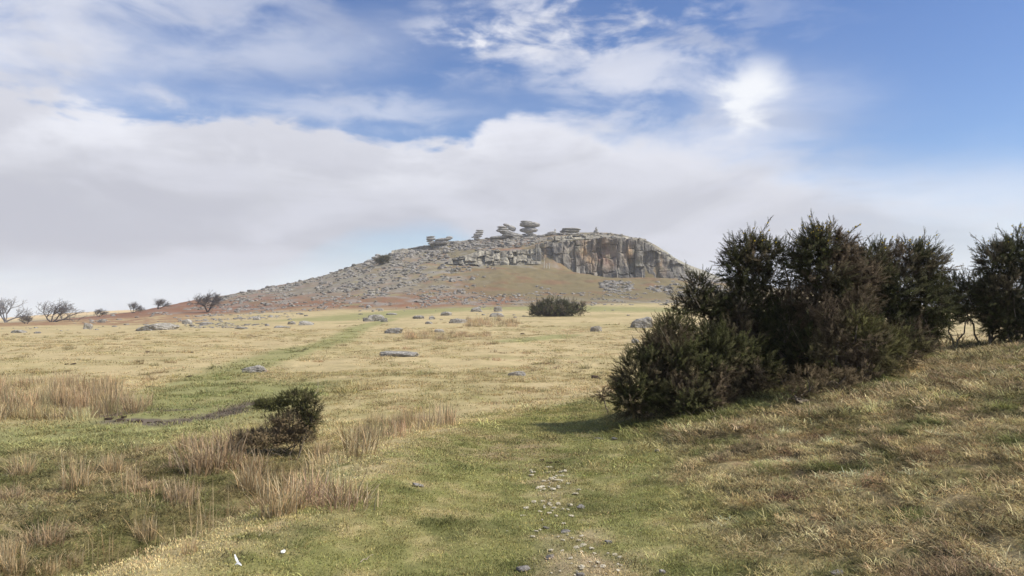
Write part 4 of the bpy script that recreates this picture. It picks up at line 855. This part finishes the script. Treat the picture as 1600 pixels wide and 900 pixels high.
def gorse(label, base, lobes, seed, brown=.25, lite=0.0, dens=1.0, shoot=.145, stems=None, leaders=0, group='gorse bushes of the thicket on the right bank', flowers=0, stemw=1.0, name='gorse_bush', inner=.42, up=.45):
    """base (px, py, D); lobes (px, py, rx_px, ry_px, dD, ry_depth_factor)"""
    r = np.random.default_rng(seed); px0, py0, D0 = base; X0 = (px0-CX)/F*D0; Z0 = float(H(X0, D0))
    root = empty(name, (X0, D0, Z0)); tag(root, label, 'gorse bush', group)
    B = []; DD = []; LL = []; CC = []; segs = []; O = np.array((X0, D0, Z0))
    for li, lb in enumerate(lobes):
        lx, ly, rx, ry = lb[:4]; dD = lb[4] if len(lb) > 4 else 0; bf = lb[5] if len(lb) > 5 else brown; dn = lb[6] if len(lb) > 6 else 1.0
        D_ = D0+dD; c = np.array(((lx-CX)/F*D_, D_, EYE+(HY-ly)/F*D_)); R = np.array((rx, .85*(rx+ry)/2, ry))*D_/F; R = np.maximum(R-.55*shoot, R*.5)
        area = 4*math.pi*((R[0]*R[1])**1.6/3+(R[0]*R[2])**1.6/3+(R[1]*R[2])**1.6/3)**(1/1.6)
        n = max(14, int(area*175*dens*dn))
        u = r.normal(size=(n, 3)); u /= np.linalg.norm(u, axis=1)[:, None]
        lump = 1+.62*fbm(u[:, 0]*2.2+li*3+seed, u[:, 2]*2.2+u[:, 1]*1.6, 3, seed)
        lump = np.clip(lump, .5, 1.3)
        rad = r.uniform(inner**3, 1, n)**(1/3.)*lump
        p = c+u*R*rad[:, None]; gz = H(p[:, 0], p[:, 1]); q = p[:, 2] > gz+.02; p, u, rad = p[q], u[q], rad[q]; n = len(p)
        ax = u*.75+np.array([0, 0, up])+r.normal(0, .28, (n, 3)); ax /= np.linalg.norm(ax, axis=1)[:, None]
        sl = r.uniform(.10, .30, n)*shoot/.17*np.where(r.uniform(size=n) < .06, 1.7, 1)
        brn = np.clip((fbm(p[:, 0]*1.3+seed, p[:, 2]*1.3+p[:, 1], 3, seed+7)+.5)*1.0, 0, 1); brn = sst(brn, 1-bf-.35, 1-bf+.2)
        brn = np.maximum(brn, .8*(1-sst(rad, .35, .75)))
        colr = GREEN*(1-.5)+BLUEG*.5; base_c = np.where((r.uniform(size=n) < .5)[:, None], GREEN, BLUEG)
        if lite: base_c = base_c*(1-lite)+LITE*lite
        bcol = STRAWB*1.5 if bf > .88 else STRAWB if bf > .7 else BROWN
        colr = base_c*(1-brn[:, None])+bcol*brn[:, None]
        K = 8; CC0 = colr
        for k_ in range(K):
            f = (k_+.3)/K; bb = p+ax*(sl*f)[:, None]; jd = ax*(.55+.5*f)+r.normal(0, .42*(1.15-f), (n, 3)); B.append(bb); DD.append(jd); LL.append(r.uniform(.6, 1.15, n)*shoot*(1.1-.35*f)); CC.append(colr*r.uniform(.55, 1.3, n)[:, None]*(.75+.6*f))  # sprig tips lightened in the colour as well
        # limbs from the root to the lobe
        for s_ in range(max(1, int(2.4*R[0]))):
            tgt = c+r.normal(0, .35, 3)*R; st = O+np.array([r.normal(0, .14*stemw*2), r.normal(0, .12), -.05]) if stems is None else None
            if stems is not None:
                sp = stems[r.integers(0, len(stems))]; Xs = (sp[0]-CX)/F*(D0+sp[1]); st = np.array((Xs, D0+sp[1], float(H(Xs, D0+sp[1]))-.05))
            segs += path_segs(O-np.array([0, 0, .06]), st, .03, .03, 3, .01, r)
            L_ = np.linalg.norm(tgt-st); segs += path_segs(st, tgt, (.012+.009*L_)*stemw, .008*stemw, 6, .035, r)
            for _ in range(2):
                f = r.uniform(.45, .95); q0 = st+(tgt-st)*f; segs += path_segs(q0, q0+(u[r.integers(0, len(u))]*R*.8 if len(u) else 0), .009*stemw, .004, 4, .06, r)
    for i in range(leaders):                      # long spiky leaders that break the outline
        li = r.integers(0, len(lobes)); lx, ly, rx, ry = lobes[li][:4]; D_ = D0
        a = r.uniform(.15, .85)*math.pi; q0 = np.array(((lx+math.cos(a)*rx*.8-CX)/F*D_, D_+r.normal(0, .2), EYE+(HY-(ly-math.sin(a)*ry*.8))/F*D_))
        d = np.array([math.cos(a)*.8+r.normal(0, .2), r.normal(0, .2), .5+math.sin(a)*.6]); d /= np.linalg.norm(d); L_ = r.uniform(.22, .46)
        segs += path_segs(q0-d*.2, q0+d*L_, .007, .004, 3, .02, r); m_ = int(L_/.028)
        for k_ in range(m_):
            f = k_/m_; jd = d*.9+r.normal(0, .42, 3)*(1.1-.5*f); B.append((q0+d*L_*f)[None]); DD.append(jd[None]); LL.append(np.array([.12*(1.1-.35*f)])); CC.append((BLUEG*r.uniform(.8, 1.4))[None])
    B = np.vstack(B)-O; DD = np.vstack(DD); LL = np.concatenate(LL); CC = np.vstack(CC)
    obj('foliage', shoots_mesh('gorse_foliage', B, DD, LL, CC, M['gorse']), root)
    V, Q = tubes(segs, 5); obj('branches', mesh_np('gorse_branches', V-O, Q, M['bark'], True), root)
    if flowers:
        top = np.argsort(-(B[:, 2]+r.normal(0, .12, len(B))))[:flowers*12]; top = r.choice(top, flowers, replace=False); U, Fi = ICO[1]; Vs = []; Fs = []
        for i_, q in enumerate(top): Vs.append(U*.014+B[q]+DD[q]/np.linalg.norm(DD[q])*LL[q]*.8); Fs.append(Fi+i_*len(U))
        m_ = tag(obj('blossom', mesh_np('gorse_blossom', np.vstack(Vs), np.vstack(Fs), M['yellow']), root), kind='stuff')
    return root
M['yellow'] = mat_new('gorse_yellow', .7)[0]; M['yellow'].node_tree.nodes['Principled BSDF'].inputs['Base Color'].default_value = (.55, .42, .04, 1)

gorse('low dark rounded gorse mound at the left front of the thicket', (1040, 650, 11.4),
      [(1000, 600, 44, 50), (1050, 575, 50, 62, .1), (1100, 585, 50, 62, .1), (1025, 560, 34, 40, .3), (1075, 625, 60, 30, -.3), (985, 625, 28, 28, -.2), (1140, 560, 44, 60, .3), (1165, 585, 44, 44, .2), (1050, 522, 32, 30, .5), (1110, 535, 36, 30, .4)], 1, brown=.25, leaders=3, lite=.12, dens=1.1)
gorse('small spiky gorse with an open stemmed crown behind the low mound', (1110, 600, 12.2),
      [(1095, 452, 20, 24, 0), (1112, 480, 34, 26, 0), (1085, 478, 30, 18, 0), (1130, 500, 24, 20, .1), (1062, 484, 18, 14, 0), (1145, 525, 26, 26, .2)], 2, brown=.2, leaders=4, stems=[(1095, 0), (1120, .1), (1140, .1)])
gorse('tall dense dark gorse with a rounded head, left of the tallest one', (1180, 610, 12.2),
      [(1165, 400, 36, 30, 0), (1195, 400, 36, 28, .1), (1150, 425, 26, 26, 0), (1185, 440, 44, 28, .1), (1160, 480, 32, 40, .1), (1185, 540, 48, 55, .2, .1, .8), (1150, 530, 40, 60, .2), (1215, 500, 34, 50, .2), (1210, 570, 40, 40, .2)], 3, brown=.3, leaders=6, flowers=30)
gorse('thin see-through gorse with bare twisted stems between two dense ones', (1225, 600, 12.0),
      [(1225, 398, 20, 20, 0, .3, .4), (1240, 425, 16, 18, 0, .4, .35), (1228, 530, 28, 60, .2, .3, .8), (1222, 480, 22, 26, .2, .5, .6), (1245, 560, 34, 46, .1, .6)], 4, brown=.4, leaders=4, stems=[(1222, 0), (1240, .1)], stemw=1.1)
gorse('tallest gorse bush of the thicket with spiky leaders against the sky', (1285, 600, 11.8),
      [(1288, 385, 42, 32, 0), (1265, 400, 30, 34, 0), (1320, 395, 28, 26, 0), (1290, 430, 58, 36, 0, .5), (1280, 480, 50, 46, .1, .5), (1270, 545, 44, 60, .2, .3), (1330, 450, 40, 40, .1, .4), (1320, 520, 48, 60, .2), (1350, 430, 36, 34, .2, .4)], 5, brown=.45, leaders=10, flowers=60)
gorse('wide dark gorse bush right of the tallest one, sloping down to the right', (1400, 575, 12.6),
      [(1370, 408, 36, 26, 0), (1420, 405, 40, 26, 0), (1455, 420, 28, 32, 0), (1400, 450, 62, 40, 0), (1450, 475, 36, 44, 0), (1380, 500, 48, 50, .1), (1440, 515, 40, 30, .2), (1350, 460, 40, 50, .1), (1410, 530, 50, 30, .1)], 6, brown=.22, leaders=8, flowers=30)
gorse('low dark gorse with gaps of pale field showing under it', (1510, 530, 13.8),
      [(1505, 462, 42, 30, 0), (1545, 462, 32, 30, 0), (1480, 480, 22, 28, 0), (1520, 492, 40, 14, .2, .2, .7)], 7, brown=.15, leaders=6, stems=[(1490, 0), (1515, .1), (1530, .1), (1545, 0)])
gorse('tall gorse bush at the right edge of the photo', (1590, 530, 13.4),
      [(1560, 410, 36, 30, 0), (1595, 400, 34, 36, 0), (1640, 420, 46, 44, 0), (1580, 460, 54, 44, 0), (1640, 480, 54, 44, 0), (1565, 500, 36, 28, 0), (1690, 440, 50, 60, .3), (1600, 510, 60, 22, .1)], 8, brown=.2, leaders=11, flowers=20)
gorse('olive green shrub at the front of the thicket', (1335, 600, 10.7),
      [(1330, 520, 44, 40, 0), (1370, 545, 44, 38, 0), (1300, 545, 30, 40, 0), (1345, 480, 30, 26, .1, .4), (1400, 560, 34, 20, .1), (1350, 580, 52, 24, -.1), (1415, 530, 34, 28, .4), (1440, 545, 26, 16, .3), (1300, 500, 30, 30, .2, .7)], 9, brown=.45, lite=.8, leaders=0, shoot=.10)
gorse('brown dead looking undergrowth at the foot of the thicket', (1280, 628, 10.2),
      [(1262, 598, 38, 26, 0), (1305, 600, 38, 28, 0), (1240, 612, 26, 16, 0), (1345, 600, 34, 20, .2), (1385, 588, 30, 14, .5)], 10, brown=.8, lite=.6, leaders=0, shoot=.075)
gorse('round gorse bush with a dark green top and brown skirt, alone in the gully', (452, 698, 14.6),
      [(466, 622, 34, 14, 0, .02), (428, 632, 34, 9, 0, .05, 1.4), (484, 638, 22, 18, 0, .1), (488, 656, 15, 16, 0, .3), (458, 660, 40, 20, .1, .92, 1.2), (415, 684, 46, 14, 0, .95, 1.3), (470, 680, 26, 14, .1, .9, 1.2)], 11, brown=.6, lite=.45, leaders=0, shoot=.066, dens=3.0, stemw=.6, group=None)
gorse('tiny gorse sprig at the left foot of the thicket', (943, 626, 13.5), [(942, 618, 9, 7, 0)], 12, brown=.4, shoot=.12, group=None)
gorse('small dark low shrub on the bank below the gorse mound', (1080, 690, 9.0), [(1075, 686, 26, 8, 0), (1100, 679, 22, 9, .2)], 13, brown=.5, lite=.5, shoot=.045, group=None, dens=2.2, stemw=.4)
# far gorse clump on the plain: one thing, many low lobes
D0 = float(at(870, 494)[1][0])
gorse('dark gorse clump standing alone on the far side of the plain', (870, 494, D0),
      [(842, 484, 13, 9, 0), (858, 480, 13, 12, 0), (876, 481, 14, 12, 0), (893, 484, 10, 9, 0), (908, 483, 8, 9, 0), (868, 488, 34, 7, -.5), (835, 490, 9, 5, 0)], 14, brown=.2, shoot=.6, dens=.09, group=None, stemw=4)
X, D1, Z, ok = at(598, 412)
gorse('dark windblown bush on the left shoulder of the hill', (597, 414, float(D1[0])-2), [(598, 406, 8, 5, 0, .1), (604, 404, 5, 4, 0, .1), (592, 409, 5, 4, 0)], 15, brown=.1, shoot=.7, dens=.10, group=None, stemw=6)

# ------------------------------------------------------------------ bare windswept hawthorns
def bare_tree(px, py, hpx, wpx, lean, label, seed, D=None, low=.15, dens=1.0):
    r = np.random.default_rng(seed)
    X, D_, Z, ok = at(px, py)
    D_ = float(D_[0]) if D is None else D; X = (px-CX)/F*D_; Z = float(H(X, D_)); hgt = 1.1*hpx*D_/F; wid = wpx*D_/F
    root = empty('hawthorn_tree', (X, D_, Z)); tag(root, label, 'tree', 'bare windswept hawthorns on the left skyline')
    lv = [[], []]
    def grow(p, d, L, rad, depth):
        n = 3; q = p
        for i in range(n):
            d = d+r.normal(0, .13, 3)+np.array([lean*.035, 0, .03]); d /= np.linalg.norm(d); q2 = q+d*L/n
            lv[0 if depth < 2 else 1].append(np.concatenate([q, q2, [rad*(1-.25*i/n), rad*(1-.25*(i+1)/n)]])); q = q2
            if depth >= 1 and depth < 5 and r.uniform() < .75*dens:
                s = d*.6+r.normal(0, .55, 3)+np.array([lean*.12, 0, .1]); grow(q, s/np.linalg.norm(s), L*r.uniform(.4, .65), rad*.45, depth+1 if depth > 1 else 2)
        if depth < 5:
            for _ in range(2 if depth > 0 else 4):
                s = d*.75+r.normal(0, .42, 3)*np.array([1, .8, .8])+np.array([lean*.12, 0, .10]); grow(q, s/np.linalg.norm(s), L*r.uniform(.62, .85), rad*.62, depth+1)
    for k_ in range(4):
        a = (-.75, -.25, .25, .75)[k_]*min(1.6, wpx/hpx)*.8; d = np.array([a+lean*.2, r.normal(0, .3), 1.0]); grow(np.array([r.normal(0, .12), r.normal(0, .1), -.1]), d/np.linalg.norm(d), hgt*.30, hgt*.030, 0)
    A = np.array(lv[0]+lv[1]); mx = max(A[:, 5].max(), .1); kz = hgt/mx; kx = float(np.clip(wid/max(np.percentile(A[:, 3], 97)-np.percentile(A[:, 3], 3), .1), .5, 1.5))
    for nm, sg in (('trunk', lv[0]), ('crown', lv[1])):
        sg = np.array(sg); sg[:, [0, 3]] *= kx; sg[:, [1, 4]] *= kx; sg[:, [2, 5]] *= kz; sg[:, 6:] = np.maximum(sg[:, 6:], .009*hgt/4.5)
        V, Q = tubes(sg, 4 if nm == 'trunk' else 3); obj(nm, mesh_np('hawthorn_'+nm, V, Q, M['haw']), root)
bare_tree(9, 504, 38, 52, .3, 'tall open bare tree at the left edge of the photo', 1, dens=.55)
bare_tree(42, 506, 14, 20, .1, 'small low bare bush between the two big bare trees', 2)
bare_tree(83, 503, 35, 62, .6, 'wide bare tree with two wind-combed crowns', 3, dens=.8)
bare_tree(155, 495, 13, 24, 1.1, 'tiny flattened bare tree between the wide tree and the slim one', 4)
bare_tree(208, 489, 17, 20, .8, 'small slim bare tree on the tan far field line', 5)
bare_tree(247, 483, 17, 28, 1.2, 'bare tree bent flat by the wind where the hill begins', 6)
bare_tree(325, 488, 33, 36, 1.0, 'dense dark bare tree leaning right on the hill flank', 7, dens=1.15)

# pale saplings standing before the quarry
for i, (px, y0, y1, lab) in enumerate([(850, 419, 402, 'pale slender trunk left of three below the tor crag'), (854, 420, 412, 'short pale trunk in the middle of three below the tor crag'), (858.5, 422, 414, 'pale trunk right of three below the tor crag'),
                                      (905, 425, 417, 'pale trunk against the left part of the quarry face'), (965.5, 434, 423, 'pale trunk against the dark middle of the quarry face'), (1004, 436, 425, 'pale trunk in front of the black hollow of the quarry'), (1024, 436, 428, 'rightmost pale trunk in front of the quarry')]):
    D = 243.0; X = (px-CX)/F*D; Z = float(H(X, D)); h = (y0-y1)*D/F+max(0, EYE+(HY-y0)/F*D-Z); sg = path_segs((0, 0, -.4), (random.uniform(-.15, .15), 0, h), .13, .07, 5, .01, np.random.default_rng(i))
    e = empty('sapling', (X, D, Z)); tag(e, lab, 'sapling', 'pale saplings below the rock faces')
    V, Q = tubes(sg, 6); obj('trunk', mesh_np('sapling_trunk', V, Q, M['post'], True), e)
    r_ = np.random.default_rng(50+i); tw = []
    for _ in range(7):
        f = r_.uniform(.45, 1)*h; a = r_.uniform(0, 6.28); tw += path_segs((0, 0, f), (math.cos(a)*.6, math.sin(a)*.6, f+.7), .025, .01, 3, .05, r_)
    V, Q = tubes(tw, 3); obj('twigs', mesh_np('sapling_twigs', V, Q, M['haw']), e)

# ------------------------------------------------------------------ small things on the ground
def stone(px, py, wpx, hpx, mat, label, seed, name='stone', cat='stone', group=None, sub=2, depth=.8, lift=.35, tilt=.15):
    X, D, Z, ok = at(px, py); D = D[0]; w = wpx*D/F; h = max(hpx*D/F, .006)
    V, Fc = rock_verts(seed, sub, 8, .05, .5); o = obj(name, mesh_np(name, V*np.array([w, w*depth, h]), Fc, M[mat], sub > 2), loc=(X[0], D, Z[0]+h*lift))
    o.rotation_euler = (random.gauss(0, tilt), random.gauss(0, tilt), random.uniform(-.5, .5)); tag(o, label, cat, group); return o
r = np.random.default_rng(77); sid = 700
for (cx, cy, sx, sy, n, lab) in [(862, 752, 16, 14, 34, 'pale cream stone in the scatter at the middle of the path'), (866, 788, 26, 12, 24, 'pale cream stone in the lower middle of the path scatter'),
                             (880, 835, 24, 14, 16, 'pale stone on the path above the bottom edge'), (925, 878, 32, 14, 26, 'pale stone in the gravel patch at the bottom of the path')]:
    for i in range(n):
        stone(np.clip(r.normal(cx, sx), cx-2*sx, cx+2*sx), min(r.normal(cy, sy), 897), r.uniform(3, 10), r.uniform(1.8, 3.2), 'pale_stone', lab, sid, group='pale stones: '+lab[:50], lift=.85); sid += 1
for a in [(817, 888, 26, 11, 'slate', 'dark blue-grey stone near the bottom edge, left of the gravel'), (655, 758, 22, 5, 'slate', 'flat blue-grey stone sunk in the turf left of the path'),
          (1303, 893, 26, 7, 'slate', 'narrow blue-grey stone on the bank at the bottom edge'), (935, 686, 18, 5, 'slate', 'flat grey stone where the path nears the gorse'), (960, 686, 12, 5, 'slate', 'small blue-grey stone right of the flat one near the gorse'),
          (907, 792, 16, 6, 'slate', 'grey stone just right of the pale path scatter'), (950, 846, 16, 7, 'slate', 'blue-grey stone right of the path near the gravel'), (1026, 706, 12, 8, 'slate', 'blue-grey stone at the foot of the small dark shrub'),
          (858, 870, 18, 7, 'slate', 'grey stone left of the gravel patch'), (906, 896, 18, 7, 'slate', 'grey stone at the very bottom of the path'), (1033, 892, 14, 8, 'slate', 'dark grey stone on the bank foot at the bottom'),
          (883, 829, 20, 4, 'slate', 'flat grey stone in the path below the scatter'), (853, 823, 14, 4, 'slate', 'small grey stone left of the flat one in the path')]:
    stone(a[0], a[1], a[2]*.82, a[3]*.75, a[4], a[5], sid, sub=3, lift=.45); sid += 1
# clods of dark earth
for i, a in enumerate([(930, 591, 15, 7, 'largest dark earth clod on the plain left of the gorse'), (937, 592, 9, 4, 'dark earth clod touching the right of the largest one'), (912, 592, 5, 3, 'small dark clod left of the largest one'), (816, 522, 7, 2.5, 'tiny dark clod in the small green hollow on the plain'),
          (232, 551-1, 6, 2.5, 'tiny dark clod on the left plain'), (299, 551, 8, 3, 'dark clod right on the left plain'), (231, 551, 4, 2, 'low dark speck of earth on the left plain'), (296, 589, 14, 3, 'dark clod by the green track'), (237, 605, 12, 3, 'dark clod near the rush bed'),
          (846, 719, 9, 3, 'leftmost dark peat crumb in the middle of the path'), (858, 722, 12, 3, 'largest dark peat crumb in the middle of the path'), (870, 721, 8, 3, 'dark peat crumb right of the largest one in the path'), (876, 724, 6, 2.5, 'rightmost small dark peat crumb in the path'), (172, 655, 12, 5, 'black peat lump at the far left end of the mud'), (190, 657, 15, 5, 'second black peat lump from the left end of the mud'), (206, 659, 10, 4, 'third peat lump from the left in the mud'), (220, 659, 13, 4, 'fourth peat lump from the left in the mud'), (236, 660, 8, 3, 'fifth peat lump from the left, a small one'), (250, 659, 12, 3, 'sixth peat lump from the left in the mud'), (268, 660, 7, 2.5, 'rightmost peat lump where the mud thins out'), (196, 652, 9, 3, 'small peat lump behind the second one'), (106, 569, 7, 2.5, 'left one of the dark earth bits beyond the rush bed'), (116, 569, 8, 2.5, 'right one of the dark earth bits beyond the rush bed')]):
    stone(a[0], a[1], a[2], a[3], 'peat', a[4], 900+i, name='earth_clod', cat='earth clod', sub=3, lift=.2)
# white feather and downy scrap
X, D, Z, ok = at(376, 886); e = empty('feather', (X[0], D[0], Z[0]+.03)); tag(e, 'white curled feather lying on the turf at the lower left', 'feather')
def vane(pts, w, th=.002):
    V = []; Fc = []
    for i, p in enumerate(pts):
        ww = w*math.sin(math.pi*min(.97, .08+.9*i/(len(pts)-1))); V += [(p[0]-ww*p[3], p[1], p[2]-ww*(1-p[3])*.2), (p[0]+ww*p[3], p[1]+.004, p[2]+ww*(1-p[3])+th)]
    for i in range(len(pts)-1): Fc.append((2*i, 2*i+1, 2*i+3, 2*i+2))
    return V, Fc
pt = [(-.03, .02, .05, .8), (-.02, .01, .035, .8), (-.008, 0, .02, .8), (0, 0, .008, .9), (.006, -.005, .0, 1)]
V, Fc = vane(pt, .008); obj('quill', mesh_np('quill', V, np.array(Fc), M['white']), e)
pt = [(-.020+.004*i, -.004, -.004+.008*math.sin(i*.35), .2) for i in range(11)]
V, Fc = vane(pt, .011); obj('vane', mesh_np('vane', V, np.array(Fc), M['white']), e)
stone(445, 862, 8, 3.5, 'white', 'small bright white scrap on the turf right of the feather', 951, name='white_scrap', cat='scrap', sub=3, lift=.9)
# fallen branch and sticks
def stick(pxa, pya, pxb, pyb, r0, label, lift=.02, name='fallen_branch', mat='wood', up=0):
    X, D, Z, ok = at([pxa, pxb], [pya, pyb]); a = np.array((X[0], D[0], Z[0]+lift)); b_ = np.array((X[1], D[1], Z[1]+lift+up)); sg = path_segs((0, 0, 0), b_-a, r0, r0*.5, 6, .03, np.random.default_rng(int(pxa)))
    V, Q = tubes(sg, 6); tag(obj(name, mesh_np(name, V, Q, M[mat], True), loc=a), label, 'stick')
stick(966, 663, 998, 655, .016, 'pale fallen branch at the foot of the low gorse mound', .05)
stick(565, 880, 585, 868, .003, 'thin pale twig on the turf near the bottom left of centre', .02)
stick(1118, 660, 1112, 650, .008, 'short bent stick standing where the bank meets the shade', .02, up=.08)
stick(1152, 522, 1163, 505, .008, 'pale broken stem inside the thicket', .5, up=.3)
stick(480, 658, 492, 620, .007, 'bare pale stem leaning through the round gorse bush', .2, up=.3)

# ------------------------------------------------------------------ labels that single out one of many alike rocks
LM = [(40, 'under the bare trees at the left edge'), (155, 'below the tiny flattened tree'), (228, 'below the two small trees'), (325, 'by the dense dark tree'), (390, 'right of the dense dark tree'), (455, 'on the bare left flank'), (530, 'left of the windblown bush'),
      (598, 'in line with the windblown bush'), (640, 'between windblown bush and broad low stack'), (685, 'in line with the broad low stack'), (718, 'right of the broad low stack'), (746, 'in line with the leaning stack'), (788, 'in line with the slumped stack'), (826, 'in line with the tallest tower'), (862, 'in line with the pale trunks'),
      (893, 'in line with the flat slab outcrop'), (931, 'in line with the cairn'), (965, 'in line with the middle of the quarry'), (1010, 'in line with the right of the quarry'), (1055, 'at the right end of the quarry'), (1090, 'right of the quarry'), (1130, 'just left of the tall gorse')]
def relabel(objs, short, cell):
    cells = {}
    for o in objs: cells.setdefault(cell(o), []).append(o)
    for key, L in cells.items():
        L.sort(key=lambda o: -o['_s'])
        rest_ = sorted(L[4:], key=ppx); pos_ = {id(o): 'leftmost' if q_ == 0 else 'rightmost' if q_ == len(rest_)-1 else 'second from left' if q_ == 1 else 'middle' for q_, o in enumerate(rest_)}
        for i, o in enumerate(L):
            o['label'] = ((('largest ', 'second largest ', 'third largest ', 'fourth largest ')[i] if i < 4 else pos_[id(o)]+' lesser ') if len(L) > 1 else '')+short+' '+key
            if len(L) <= 4 and 'group' in o: pass
def ppx(o): return CX+F*o.location.x/o.location.y
def ppy(o): return HY-(o.location.z-EYE)*F/o.location.y
bylab = {}
for o in S.objects:
    if o.parent is None and o.get('group', '').startswith('rocks: '): bylab.setdefault(o['label'], []).append(o); o['_s'] = o.scale[0]/o.location.y
short = {0: 'grey clitter rock', 1: 'pale granite rock', 2: 'skyline granite block', 3: 'rock below the bracken', 4: 'rubble stone at the hill foot', 5: 'spoil heap block', 6: 'rubble pile block', 7: 'stone in the short rubble run', 8: 'stone in red bracken', 9: 'stone on the far green strip', 10: 'small left edge stone', 11: 'stone on the far grass', 12: 'right slope block', 13: 'rock on the brow', 14: 'crest slab', 15: 'ridge slab'}
inv = {v: k_ for k_, v in zl.items()}
for lab, L in bylab.items():
    pys = sorted(ppy(o) for o in L); a_, b_ = pys[len(pys)//3], pys[2*len(pys)//3]
    def cell(o):
        n_ = min(LM, key=lambda q: abs(q[0]-ppx(o)))[1]
        return (('high' if ppy(o) < a_ else 'halfway' if ppy(o) < b_ else 'low')+', ' if len(L) > 8 else '')+n_
    relabel(L, short[inv[lab]], cell)
    for o in L: o['group'] = 'loose rocks on and around the hill'
bylab = {}
for o in S.objects:
    if o.parent is None and o.get('group', '').startswith('pale stones'): bylab.setdefault(o['label'], []).append(o)
for j_, (lab, L) in enumerate(bylab.items()):
    nm = ('mid path scatter', 'lower mid path scatter', 'path scatter above the gravel', 'gravel patch at the path bottom')[j_ % 4]
    xs = sorted(ppx(o) for o in L); ys = sorted(ppy(o) for o in L)
    for o in L:
        o['_s'] = max(v.co.x for v in o.data.vertices)/o.location.y
    qx = [xs[int(len(xs)*f)] for f in (.25, .5, .75)]; qy = [ys[int(len(ys)*f)] for f in (.34, .67)]
    def cell(o):
        return ('far left', 'left middle', 'right middle', 'far right')[sum(ppx(o) > v for v in qx)]+' '+('back', 'centre', 'front')[sum(ppy(o) > v for v in qy)]+' of the '+nm
    relabel(L, 'pale stone,', cell)
    for o in L: o['group'] = 'pale stones scattered on the path'
for o in S.objects:
    if '_s' in o: del o['_s']

# ------------------------------------------------------------------ haze
hz_top = 46.0; hb = 1700
V = [(-hb, -hb, -80), (hb, -hb, -80), (hb, hb, -80), (-hb, hb, -80), (-hb, -hb, hz_top), (hb, -hb, hz_top), (hb, hb, hz_top), (-hb, hb, hz_top)]
Fc = np.array([(0, 3, 2, 1), (4, 5, 6, 7), (0, 1, 5, 4), (1, 2, 6, 5), (2, 3, 7, 6), (3, 0, 4, 7)])
m = bpy.data.materials.new('haze'); m.use_nodes = True; m.node_tree.nodes.clear(); k = NT(m.node_tree)
pv = k.n('ShaderNodeVolumePrincipled'); pv.inputs['Color'].default_value = (.93, .96, 1, 1); pv.inputs['Density'].default_value = .00036; pv.inputs['Anisotropy'].default_value = .2
ou = k.n('ShaderNodeOutputMaterial'); k.put(ou.inputs['Volume'], pv.outputs[0])
hz = obj('haze', mesh_np('haze', V, Fc, m)); tag(hz, kind='stuff')
print('tris', sum(len(o.data.polygons) for o in S.objects if o.type == 'MESH'), 'objects', len(S.objects))
